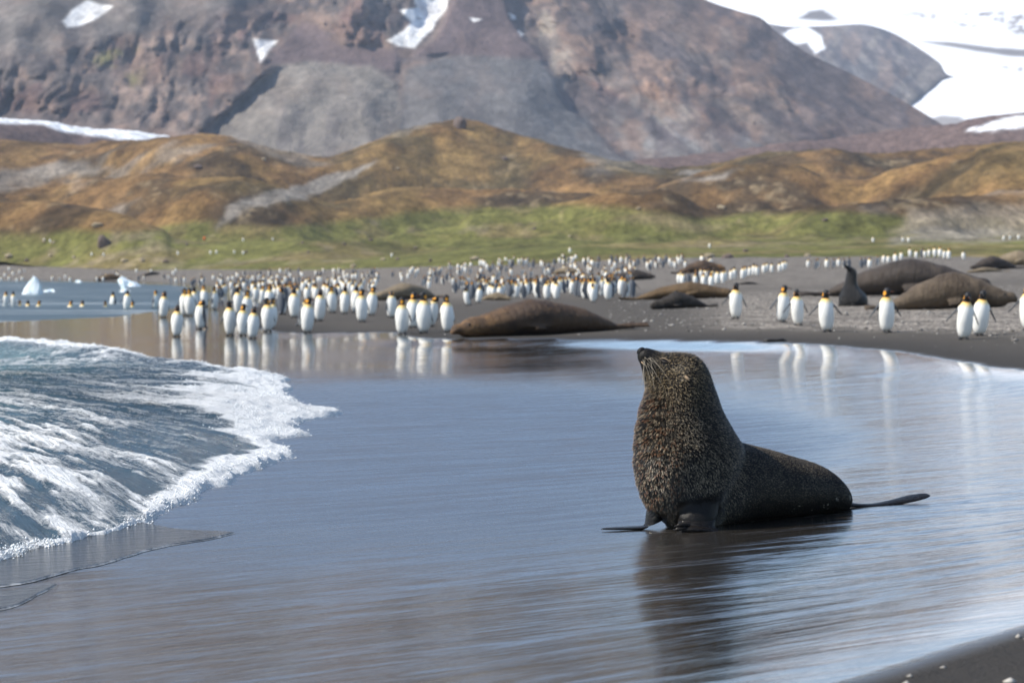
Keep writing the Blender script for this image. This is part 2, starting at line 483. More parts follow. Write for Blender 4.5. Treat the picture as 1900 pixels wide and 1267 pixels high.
def build_hills():
    nr, nc = 330, 620
    t = np.linspace(0, 1, nr)
    us = np.linspace(-0.38, 0.38, nc)
    T, U = np.meshgrid(t, us, indexing='ij')
    yg = grassline(U) - 6
    Y = yg * (1250.0 / yg) ** (T ** 0.92)
    X = U * Y
    gz = ground(X, np.minimum(Y, grassline(U) + 30))
    base = gz - 0.3 + sstep(-4, 5, Y - grassline(U)) * 0.42 + np.maximum(Y - grassline(U), 0) * 0.021
    base = base + 0.35 * fbm(X * 0.05, Y * 0.03, 3, 3) * sstep(0, 30, Y - grassline(U))
    def ridge(pts, d0, wf, wb, seed):
        d = d0 * (1 + 0.12 * fbm(U * 9, U * 0 + seed, 2, seed))
        crest = CAM_H + (HOR - interp_px(U, pts)) / FPX * d
        q = Y - d
        prof = np.where(q < 0, np.exp(-(q / wf) ** 2), np.exp(-(q / wb) ** 2))
        return crest * prof - 9.0 * (1 - prof)
    hs = [base, ridge(R1, 430, 60, 60, 41), ridge(R2, 590, 95, 90, 42), ridge(R3, 830, 150, 130, 43), ridge(R4, 1180, 190, 400, 44)]
    k = 1.3
    Z = hs[0]
    for h in hs[1:]:
        Z = np.logaddexp(Z / k, h / k) * k
    A = sstep(10, 120, Y - grassline(U))
    lowland = sstep(60, 200, Y - grassline(U)); A = A * (0.25 + 0.75 * lowland)
    Z = Z + A * (2.4 * fbm(X * 0.020, Y * 0.014, 4, 50) + 1.1 * ridged(X * 0.05, Y * 0.03, 3, 52))
    Z = Z + 0.9 * A * np.maximum(fbm(X * 0.045 + 4, Y * 0.030, 3, 56), -0.1)
    Z = Z + (0.10 + 0.45 * A) * fbm(X * 0.30, Y * 0.22, 3, 54) * sstep(0, 20, Y - grassline(U))
    # colours of what grows where
    px = 950 + U * FPX
    row = HOR - (Z - CAM_H) / Y * FPX
    n1 = fbm(X * 0.018, Y * 0.010, 5, 60); n2 = fbm(X * 0.07, Y * 0.035, 5, 61); n3 = fbm(X * 0.35, Y * 0.2, 4, 62)
    green = np.array([0.120, 0.118, 0.036]); olive = np.array([0.155, 0.128, 0.050]); brown = np.array([0.142, 0.084, 0.036])
    dark = np.array([0.045, 0.034, 0.021]); tan = np.array([0.26, 0.20, 0.12]); gravel = np.array([0.215, 0.195, 0.170]); purple = np.array([0.125, 0.088, 0.078])
    C = np.zeros(U.shape + (3,)) + green
    C = mixc(C, olive, sstep(-0.1, 0.35, n2))
    C = mixc(C, tan * 0.8, sstep(0.28, 0.5, n3 + 0.5 * n2) * 0.5)
    m1 = fbm(X * 0.03, Y * 0.035, 4, 68); m2 = fbm(X * 0.10, Y * 0.09, 4, 69)
    C = mixc(C, np.array([0.082, 0.084, 0.026]), sstep(0.10, 0.40, m1 + 0.4 * m2) * 0.6)
    C = mixc(C, np.array([0.150, 0.115, 0.052]), sstep(0.22, 0.48, m2 - 0.5 * m1) * 0.5)
    C = mixc(C, np.array([0.20, 0.165, 0.11]), sstep(0.36, 0.55, -m1 + 0.5 * n3) * 0.4)
    lim = np.interp(px, [-300, 0, 250, 420, 520, 700, 850, 1000, 1150, 1300, 1400, 1600, 1900, 2200], [430, 428, 424, 412, 418, 400, 386, 378, 384, 408, 392, 402, 398, 380])
    b = sstep(-9, 9, lim - row + 16 * n1 + 10 * n2)
    br = mixc(np.zeros_like(C) + brown, dark, sstep(0.0, 0.5, n2 + 0.3 * n1) * 0.75)
    br = mixc(br, np.array([0.185, 0.115, 0.045]), sstep(0.0, 0.45, -n2 + 0.4 * n3) * 0.8)
    br = mixc(br, dark * 0.9, sstep(0.18, 0.42, fbm(X * 0.035 + 5, Y * 0.022, 4, 66)) * 0.7)
    br = mixc(br, gravel * 0.8, sstep(0.30, 0.5, fbm(X * 0.03 + 15, Y * 0.015, 5, 67)) * 0.55)
    br = mixc(br, olive * 0.85, sstep(0.25, 0.5, n1) * 0.25)
    br = mixc(br, tan, sstep(0.32, 0.55, n3 * 0.7 + 0.5 * n2) * 0.45)
    C = C * (1 - b[..., None]) + br * b[..., None]
    n4 = fbm(X * 0.12, Y * 0.05, 4, 64)
    wx = px + 30 * n1 + 26 * n2 + 20 * n4; wy = row + 9 * n2 + 9 * n4 + 4 * n3
    # gravel fan and bare patches
    for poly, col, soft, amt in [
        ([(500, 372), (560, 345), (650, 315), (712, 296), (690, 325), (650, 352), (590, 368), (520, 388), (430, 388)], gravel, 4, 0.9),
        ([(430, 400), (470, 375), (540, 362), (500, 390), (440, 420), (400, 428)], gravel * 0.95, 7, 0.65),
        ([(-200, 330), (0, 318), (120, 305), (210, 308), (150, 325), (60, 345), (0, 362), (-200, 370)], gravel, 8, 0.65),
        ([(1255, 335), (1300, 318), (1370, 314), (1330, 332)], gravel, 6, 0.8),
        ([(1640, 430), (1700, 400), (1800, 385), (1960, 380), (1960, 432), (1800, 440)], np.array([0.24, 0.20, 0.15]), 12, 0.75),
        ([(1330, 415), (1200, 400), (1150, 410), (1260, 425), (1350, 420)], tan, 10, 0.5),
        ([(1630, 452), (1690, 428), (1850, 426), (1960, 432), (1960, 440), (1800, 442)], gravel, 5, 0.6),
    ]:
        s = sdf_poly(wx, wy, poly)
        C = mixc(C, col, sstep(-soft, soft, s) * amt)
    tus = fbm(X * 0.22, Y * 0.10, 4, 72); tus2 = fbm(X * 0.075, Y * 0.03, 4, 74)
    C = C * (1 + (0.50 * tus + 0.42 * tus2) * (0.35 + 0.65 * b))[..., None].clip(0.35, 1.6)
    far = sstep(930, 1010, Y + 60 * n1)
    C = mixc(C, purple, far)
    # snow lying on the far moraine, left and right
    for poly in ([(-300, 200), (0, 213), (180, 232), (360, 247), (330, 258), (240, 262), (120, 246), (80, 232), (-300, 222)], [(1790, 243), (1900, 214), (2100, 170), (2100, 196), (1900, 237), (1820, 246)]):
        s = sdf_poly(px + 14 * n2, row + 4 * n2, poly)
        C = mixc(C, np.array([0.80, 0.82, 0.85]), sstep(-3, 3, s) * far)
    V = np.stack([X, Y, Z], -1).reshape(-1, 3)
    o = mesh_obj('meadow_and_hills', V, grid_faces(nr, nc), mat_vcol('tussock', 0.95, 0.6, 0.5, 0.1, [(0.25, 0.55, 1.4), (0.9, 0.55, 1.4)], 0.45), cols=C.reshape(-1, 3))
    return tag(o, 'green meadow rising to brown tussock hills', None, kind='structure'), (X, Y, Z)
HILLS, HXYZ = build_hills()

def hill_at(px, py):
    """point of the hill sheet seen at a photo pixel (first hit going away)"""
    X, Y, Z = HXYZ
    u = (px - 950.0) / FPX
    j = int(np.clip(round((u + 0.38) / 0.76 * (X.shape[1] - 1)), 0, X.shape[1] - 1))
    row = HOR - (Z[:, j] - CAM_H) / Y[:, j] * FPX
    k = int(np.argmax(row <= py)) if (row <= py).any() else len(row) - 1
    return X[k, j], Y[k, j], Z[k, j]

# ------------------------------------------------------------------ mountain, rock dome, glacier
def slope_sheet(name, base_pts, top_pts, d_base, d_top, nr, nc, u0, u1, relief, colour, mat, label, dist=None):
    s = np.linspace(0, 1, nr); us = np.linspace(u0, u1, nc)
    S, U = np.meshgrid(s, us, indexing='ij')
    yb = interp_px(U, base_pts); yt = interp_px(U, top_pts)
    row = yb + (yt - yb) * S
    px = 950 + U * FPX
    db = d_base(px) if callable(d_base) else d_base
    dt = d_top(px) if callable(d_top) else d_top
    D = db + (dt - db) * S ** 0.9 if dist is None else dist(px, row, S)
    D = D + relief(px, row, S)
    Z = CAM_H + (HOR - row) / FPX * D
    C = colour(px, row, S)
    X = U * D
    # a back side so that the sheet is a solid ridge
    back = np.stack([X[-1] * 1.15, D[-1] * 1.15 + 60, np.full(nc, -20.0)], -1)
    V = np.concatenate([np.stack([X, D, Z], -1).reshape(-1, 3), back])
    C = np.concatenate([C.reshape(-1, 3), np.tile(C.reshape(-1, 3)[-1], (nc, 1))])
    o = mesh_obj(name, V, grid_faces(nr + 1, nc), mat, cols=C)
    return tag(o, label, None, kind='structure')

MT_TOP = [(-800, -420), (0, -560), (300, -540), (560, -480), (760, -460), (900, -380), (1040, -270), (1130, -150), (1230, -58), (1300, -2), (1365, 22), (1410, 36), (1440, 62), (1500, 102), (1560, 130), (1620, 160), (1680, 192), (1740, 228), (1790, 258), (1900, 300), (2100, 330)]
MT_BASE = [(-800, 290), (0, 300), (600, 350), (1000, 360), (1300, 340), (1600, 310), (1900, 330), (2100, 345)]

def mt_relief(px, row, S):
    x = px / 100.0; y = row / 100.0
    w = 0.35 * fbm(x * 0.8, y * 0.8, 3, 70)
    lean = np.interp(px, [0, 500, 900, 1100, 1700], [-0.5, -0.3, 0.25, 0.7, 1.1])
    xs = x - lean * y * 0.55 + w
    g = 0.45 * ridged(xs * 1.15, y * 0.45, 5, 71) + 0.75 * fbm(xs * 1.6 + 2, y * 1.3, 5, 77)    # gullies and buttresses
    g2 = 0.5 * ridged(xs * 4.2, y * 1.8, 4, 73) + 0.8 * fbm(xs * 5, y * 4, 4, 78)
    big = fbm(x * 0.45 + 3, y * 0.35, 3, 75)
    cliff = mt_masks(px, row)['cliff']
    smooth = mt_masks(px, row)['scree']
    mk_ = mt_masks(px, row)
    sm2 = np.clip(mk_['fan'] + mk_['moraine'] + mk_['purple'], 0, 1)
    amp = (0.22 + 0.55 * cliff - 0.10 * smooth) * (1 - 0.75 * sm2)
    rel = -190 * big * np.clip(S * 4, 0.1, 1) * (1 - 0.6 * sm2) - np.clip(amp, 0.05, 2) * (75 * g + 26 * g2)
    # a spur that stands forward on the right, the moraine bank, the talus fan
    spur = sdf_poly(px, row, [(980, -260), (1120, -160), (1300, 0), (1480, 96), (1760, 240), (1600, 330), (1260, 330), (1080, 200), (1010, 90)])
    rel = rel - 130 * sstep(-20, 110, spur)
    fan = sdf_poly(px, row, [(395, 232), (470, 160), (520, 122), (580, 114), (690, 124), (740, 150), (752, 210), (760, 380), (600, 400), (380, 380)])
    rel = rel - 70 * sstep(-6, 80, fan)
    mor = sdf_poly(px, row, [(752, 130), (850, 108), (1000, 116), (1030, 150), (1060, 205), (1260, 380), (1000, 400), (750, 400)])
    rel = rel - 60 * sstep(-4, 70, mor)
    return rel

def mt_masks(px, row):
    n = fbm(px / 90.0, row / 60.0, 4, 80)
    wx = px + 22 * n; wy = row + 14 * fbm(px / 70.0 + 9, row / 50.0, 4, 81)
    M = {}
    def P(name, poly, soft, n_amp=1.0):
        M[name] = np.maximum(M.get(name, 0), sstep(-soft, soft, sdf_poly(px + (wx - px) * n_amp, row + (wy - row) * n_amp, poly)))
    P('cliff', [(-300, 130), (0, 110), (180, 75), (330, 50), (520, 20), (620, -60), (760, -60), (790, 60), (730, 85), (650, 78), (575, 45), (500, 110), (460, 200), (380, 235), (200, 225), (0, 210), (-300, 190)], 14)
    P('cliff', [(960, -150), (1100, -120), (1160, 40), (1260, 110), (1250, 215), (1160, 190), (1040, 150), (990, 60)], 18)
    P('cliff', [(1250, 60), (1440, 140), (1500, 230), (1400, 250), (1260, 190)], 18)
    P('scree', [(-300, -330), (560, -330), (470, 0), (340, 40), (200, 80), (100, 110), (-300, 130)], 20)
    P('purple', [(488, 122), (520, 85), (560, 44), (590, 50), (630, 84), (740, 95), (740, 132), (690, 126), (560, 114)], 5, 0.4)
    P('purple', [(770, 108), (800, 80), (842, 0), (860, -60), (930, -40), (950, 40), (990, 90), (1012, 118), (850, 108)], 6, 0.4)
    P('fan', [(395, 232), (470, 160), (520, 122), (580, 114), (690, 124), (740, 150), (752, 210), (760, 380), (600, 400), (380, 380)], 6, 0.5)
    P('moraine', [(752, 130), (850, 108), (1000, 116), (1030, 150), (1060, 205), (1260, 380), (1000, 400), (750, 400)], 6, 0.5)
    P('blue', [(1050, 200), (1180, 185), (1300, 235), (1450, 262), (1500, 330), (1000, 340)], 18)
    P('pale', [(1012, 20), (1040, 60), (1062, 120), (1058, 168), (1030, 150), (1010, 90)], 7)
    P('rust', [(1170, 160), (1215, 140), (1262, 175), (1240, 205), (1190, 190)], 12)
    P('rust', [(1290, 170), (1310, 215), (1300, 235), (1280, 200)], 7)
    P('snow', [(118, 42), (138, 20), (165, 2), (185, 10), (212, 14), (198, 26), (178, 38), (150, 50), (128, 54)], 3, 0.22)
    P('snow', [(720, 76), (750, 60), (764, 45), (744, 22), (772, 18), (768, -4), (838, -20), (826, 22), (806, 44), (800, 58), (782, 74), (772, 94), (740, 88)], 2.5, 0.25)
    P('snow', [(474, 74), (514, 78), (498, 98), (484, 118)], 3, 0.25)
    P('snow', [(872, 36), (894, 40), (878, 45)], 2, 0.2); P('snow', [(944, 26), (954, 30), (958, 40), (950, 38)], 2, 0.2); P('snow', [(962, 58), (974, 66), (968, 70)], 2, 0.2)
    P('moss', [(180, 112), (225, 78), (245, 90), (215, 130), (180, 120)], 16); P('moss', [(240, 140), (275, 122), (270, 150), (248, 160)], 14)
    return M

def mt_colour(px, row, S):
    M = mt_masks(px, row)
    x = px / 100.0; y = row / 100.0
    n1 = fbm(x * 1.2, y * 1.6, 5, 90); n2 = fbm(x * 5, y * 6, 4, 91)
    stripe = fbm(x * 6 - np.interp(px, [0, 900, 1700], [-2.4, 0, 4.0]) * y, y * 0.8, 4, 92)
    C = np.zeros(px.shape + (3,)) + np.array([0.165, 0.130, 0.112])
    C = mixc(C, [0.120, 0.098, 0.092], sstep(-0.2, 0.4, n1))
    rt = sstep(960, 1080, px)
    C = mixc(C, [0.125, 0.095, 0.088], rt * 0.75)
    C = mixc(C, [0.062, 0.056, 0.062], rt * sstep(0.08, 0.40, fbm((px - 0.5 * row) / 130.0, (row + 0.45 * px) / 45.0, 4, 97)) * 0.75)
    C = mixc(C, [0.170, 0.155, 0.138], M['scree'] * (0.55 + 0.3 * np.clip(n1 * 2, -1, 1)))
    cl = M['cliff']
    cc = mixc(np.zeros_like(C) + np.array([0.100, 0.086, 0.080]), [0.205, 0.150, 0.120], sstep(-0.1, 0.45, 0.6 * stripe + 0.7 * n2))
    cc = mixc(cc, [0.150, 0.085, 0.070], sstep(0.15, 0.5, n1 - 0.4 * stripe) * 0.7)
    C = C * (1 - 0.8 * cl[..., None]) + cc * 0.8 * cl[..., None]
    C = mixc(C, [0.135, 0.100, 0.096], M['purple'])
    fan = mixc(np.zeros_like(C) + np.array([0.215, 0.190, 0.162]), [0.160, 0.142, 0.128], sstep(-0.2, 0.3, stripe + n1) * sstep(150, 230, row))
    C = C * (1 - M['fan'][..., None]) + fan * M['fan'][..., None]
    C = mixc(C, [0.128, 0.124, 0.122], M['moraine'] * 0.9)
    C = mixc(C, [0.150, 0.148, 0.146], M['blue'] * (0.55 + 0.4 * np.clip(stripe * 2, -1, 1)))
    C = mixc(C, [0.27, 0.235, 0.195], M['pale'] * 0.8)
    C = mixc(C, [0.235, 0.150, 0.105], M['rust'] * (0.5 + 0.5 * sstep(-0.2, 0.3, stripe)))
    st = sstep(0.18, 0.4, fbm((px - 0.9 * row) / 11.0, row / 90.0, 2, 95)) * sstep(0, 20, sdf_poly(px, row, [(1170, 170), (1300, 190), (1330, 262), (1230, 262)]))
    C = mixc(C, [0.26, 0.225, 0.185], st * 0.6)
    C = mixc(C, [0.130, 0.125, 0.040], M['moss'] * sstep(-0.1, 0.4, n2 + 0.3) * 0.8)
    sm2 = np.clip(M['fan'] + M['moraine'] + M['purple'] + 0.6 * M['scree'], 0, 1)
    rough_ = 1 - 0.72 * sm2
    al = px * 0.86 + row * 0.51; ac = -px * 0.51 + row * 0.86
    diag = fbm(al / 190.0, ac / 26.0, 4, 93); dr = sstep(1000, 1120, px) * (1 - 0.7 * sm2)
    C = mixc(C, [0.078, 0.066, 0.068], dr * sstep(0.0, 0.35, diag) * 0.75)
    C = mixc(C, [0.175, 0.142, 0.122], dr * sstep(0.12, 0.4, -diag) * 0.6)
    C = C * (0.90 + 0.30 * n2 * rough_ + 0.20 * fbm(x * 14, y * 14, 3, 98) * rough_)[..., None]
    C = mixc(C, C * np.array([0.60, 0.58, 0.62]), sstep(0.05, 0.35, fbm(x * 2.2, y * 2.8, 5, 99)) * 0.7 * rough_)
    C = mixc(C, np.array([0.190, 0.125, 0.092]), sstep(0.12, 0.40, fbm(x * 1.7 + 8, y * 2.4, 5, 100)) * 0.45 * rough_)
    C = mixc(C, [0.78, 0.77, 0.75], M['snow'])
    return C

rock_mat = mat_vcol('mountain_rock', 0.95, 0.06, 4.5, 0.1, [(0.014, 0.75, 1.25), (0.045, 0.75, 1.25), (0.14, 0.72, 1.28)], 0.2)
slope_sheet('mountain', MT_BASE, MT_TOP, 1270, lambda px: np.interp(px, [0, 1000, 1800], [2850, 2600, 1750]), 340, 620, -0.38, 0.22, mt_relief, mt_colour, rock_mat,
            'bare purple and grey mountain slope with scree and snow patches')

def ice_dist(px, row):
    yt = interp_px((px - 950) / FPX, ICE_TOP)
    S = np.clip((262 - row) / (262 - yt), 0, 1)
    return 2300 + 2900 * S ** 0.9 + ice_relief(px, row, S)
ICE_TOP = [(1200, -60), (1500, -75), (1900, -85), (2600, -90)]
def dome_thick(px):
    return np.clip((1769 - px) / 110.0, 0, 1)
def dome_relief(px, row, S):
    return -75 * dome_thick(px) * np.sin(np.pi * np.clip(S, 0.02, 0.98)) * ridged((px - 0.8 * row) / 60.0, row / 120.0, 4, 110)
def dome_colour(px, row, S):
    n = fbm(px / 40.0, row / 30.0, 4, 111); s = fbm((px + 0.7 * row) / 18.0, row / 80.0, 3, 112)
    C = np.zeros(px.shape + (3,)) + np.array([0.135, 0.115, 0.108])
    C = mixc(C, [0.20, 0.175, 0.150], sstep(0.0, 0.4, s) * 0.7)
    C = mixc(C, [0.175, 0.170, 0.165], sstep(0.1, 0.4, n) * sstep(90, 130, row) * 0.8)
    C = mixc(C, [0.070, 0.062, 0.066], sstep(0.05, 0.35, fbm((px * 0.7 - row * 0.7) / 16.0, (px * 0.7 + row * 0.7) / 70.0, 4, 113)) * 0.8)
    C = mixc(C, [0.185, 0.135, 0.108], sstep(0.15, 0.4, fbm(px / 26.0, row / 34.0, 4, 114)) * 0.6)
    C = C * (1 + 0.35 * fbm(px / 9.0, row / 9.0, 3, 115))[..., None]
    C = mixc(C, [0.80, 0.82, 0.85], sstep(-2, 3, sdf_poly(px + 8 * n, row + 6 * n, [(1448, 64), (1470, 54), (1500, 54), (1520, 66), (1530, 92), (1512, 104), (1498, 84), (1470, 84)])))
    return C
def ice_relief(px, row, S):
    return -60 * fbm(px / 170.0, row / 70.0, 3, 120) - 12 * fbm(px / 40.0, row / 22.0, 3, 121)
def ice_colour(px, row, S):
    n = fbm(px / 50.0, row / 22.0, 4, 122); n2 = fbm(px / 9.0, row / 7.0, 3, 123)
    C = np.zeros(px.shape + (3,)) + np.array([0.82, 0.83, 0.85])
    rock = np.array([0.155, 0.135, 0.125])
    def band(poly, soft, amt, rough=8):
        return sstep(-soft, soft, sdf_poly(px + rough * n, row + rough * 0.6 * n, poly)) * amt
    C = mixc(C, rock, band([(1478, 36), (1500, 24), (1525, 21), (1552, 38), (1530, 40)], 3, 1.0, 4))
    C = mixc(C, rock, band([(1700, 78), (1760, 80), (1850, 92), (1990, 96), (1990, 108), (1880, 106), (1800, 96)], 3, 0.95, 5))
    C = mixc(C, rock * 1.4, band([(1660, 30), (1760, 26), (1850, 22), (1990, 24), (1990, 66), (1880, 64), (1850, 40), (1790, 54), (1760, 40)], 6, 1.0) * sstep(-0.2, 0.25, n2 + n))
    C = mixc(C, rock, band([(1850, 126), (1990, 122), (1990, 134), (1880, 134)], 3, 0.8) * sstep(-0.15, 0.2, n2 + n))
    C = mixc(C, rock * 1.3, band([(1720, 222), (1745, 215), (1780, 218), (1800, 236), (1740, 238)], 3, 0.85, 3))
    C = mixc(C, rock, band([(1790, 238), (1860, 222), (1990, 190), (1990, 260), (1780, 262)], 3, 0.95, 4))
    return C
ice_mat = mat_vcol('glacier_snow', 0.75, 0.03, 3.0, 0.3)
slope_sheet('glacier', [(1200, 260), (1600, 262), (2600, 262)], ICE_TOP, 2300, 5200, 200, 220, 0.05, 0.38,
            ice_relief, ice_colour, ice_mat, 'white glacier spilling down beside the mountain')

slope_sheet('rock_dome', [(1300, 330), (1500, 300), (1650, 205), (1690, 196), (1730, 165), (1768, 144.3), (1900, 144)],
            [(1300, 30), (1400, 44), (1425, 47), (1460, 52), (1500, 52), (1550, 50), (1600, 48), (1650, 62), (1700, 90), (1740, 118), (1768, 144), (1900, 143.5)],
            2700, 3000, 120, 150, 0.078, 0.1825, dome_relief, dome_colour, rock_mat, 'rounded dark rock dome rising out of the glacier',
            dist=lambda px, row, S: ice_dist(px, row) - 12 * dome_thick(px) - 150 * dome_thick(px) * np.sin(np.pi * S ** 0.8))

# ------------------------------------------------------------------ sea
def mat_sea():
    m, nt, p = mk('sea_water')
    geo = N(nt, 'ShaderNodeNewGeometry'); pos = geo.outputs['Position']
    v = mapping(nt, pos, (0, 0, math.radians(8)), (0.35, 1, 1))
    f = noise_t(nt, v, 0.5, 5, 0.6)
    foam = maprange(nt, noise_t(nt, mapping(nt, pos, (0, 0, math.radians(5)), (0.12, 1, 1)), 0.35, 6, 0.6), 0.56, 0.70, 0, 0.75)
    base = mixrgb(nt, f, (0.020, 0.045, 0.060), (0.050, 0.085, 0.095))
    nt.links.new(mixrgb(nt, foam, base, (0.72, 0.76, 0.78)), p.inputs['Base Color'])
    nt.links.new(maprange(nt, foam, 0, 0.5, 0.30, 0.7), p.inputs['Roughness'])
    h = math_n(nt, 'ADD', math_n(nt, 'MULTIPLY', f, 0.30), math_n(nt, 'MULTIPLY', noise_t(nt, v, 3.5, 4), 0.07))
    p.inputs['Specular IOR Level'].default_value = 0.8
    nt.links.new(bump(nt, h, 1.0, 1.0), p.inputs['Normal'])
    p.inputs['IOR'].default_value = 1.33
    return m

def build_sea():
    xs = -10 - np.linspace(0, 1, 220) ** 1.6 * 420; ys = 60 + np.linspace(0, 1, 260) ** 1.5 * 400
    X, Y = np.meshgrid(xs, ys)
    Z = 0.006 + 0.035 * fbm(X * 0.25, Y * 0.30, 4, 140) * sstep(78, 100, Y)
    V = np.stack([X, Y, Z], -1).reshape(-1, 3)
    o = mesh_obj('sea', V, grid_faces(*X.shape)[:, ::-1], mat_sea())
    tag(o, 'pale blue shallow sea of the bay', None, kind='structure')
build_sea()

# ------------------------------------------------------------------ the wave running up the sand
WC = np.array([-9.5, 27.0])                               # middle of the lobe of water
W_EDGE = [(-5.5, 6.5), (-4.2, 10.2), (-3.45, 12.2), (-2.95, 13.9), (-2.62, 15.4), (-2.38, 16.8), (-2.30, 18.2), (-2.25, 19.6), (-2.12, 20.8), (-2.02, 21.9), (-2.28, 22.9),
          (-2.42, 23.6), (-2.20, 24.1), (-2.05, 24.6), (-2.42, 25.3), (-2.36, 26.4), (-2.22, 27.1), (-2.12, 27.8), (-2.05, 28.4), (-2.48, 29.2), (-2.75, 30.6), (-3.0, 32.2), (-3.1, 34.0), (-3.35, 35.8),
          (-3.42, 36.9), (-4.05, 37.9), (-4.6, 39.4), (-5.3, 41.2), (-6.6, 44.0), (-7.6, 47.5), (-9.2, 50.0), (-11.6, 53.0), (-15, 56.0), (-20, 58.5), (-30, 61.0)]

def mat_wave():
    m, nt, p = mk('wave_water')
    geo = N(nt, 'ShaderNodeNewGeometry'); pos = geo.outputs['Position']
    foam = attr(nt, 'foam').outputs['Fac']
    fl = attr(nt, 'flow'); 
    flv = N(nt, 'ShaderNodeAttribute', attribute_name='flowuv').outputs['Vector']
    fine = noise_t(nt, mapping(nt, flv, (0, 0, 0), (14.0, 1.9, 1.0)), 1.0, 7, 0.68, 0.35)
    bub = math_n(nt, 'ADD', math_n(nt, 'MULTIPLY', noise_t(nt, pos, 16.0, 6, 0.75), 0.6), math_n(nt, 'MULTIPLY', noise_t(nt, pos, 55.0, 3, 0.6), 0.4))
    f = math_n(nt, 'ADD', foam, math_n(nt, 'MULTIPLY', math_n(nt, 'SUBTRACT', fine, 0.5), 1.0))
    f = math_n(nt, 'ADD', f, math_n(nt, 'MULTIPLY', math_n(nt, 'SUBTRACT', bub, 0.5), 1.5))
    f = maprange(nt, f, 0.32, 0.74, 0, 1)
    deep = attr(nt, 'deep').outputs['Fac']
    wcol = mixrgb(nt, deep, (0.045, 0.085, 0.120), (0.110, 0.220, 0.245))
    nt.links.new(mixrgb(nt, f, wcol, (0.80, 0.82, 0.83)), p.inputs['Base Color'])
    nt.links.new(maprange(nt, f, 0, 0.8, 0.14, 0.65), p.inputs['Roughness'])
    h = math_n(nt, 'ADD', math_n(nt, 'MULTIPLY', fine, 0.07), math_n(nt, 'MULTIPLY', math_n(nt, 'MULTIPLY', bub, f), 0.035))
    nt.links.new(bump(nt, h, 1.0, 1.0), p.inputs['Normal'])
    p.inputs['IOR'].default_value = 1.33
    return m

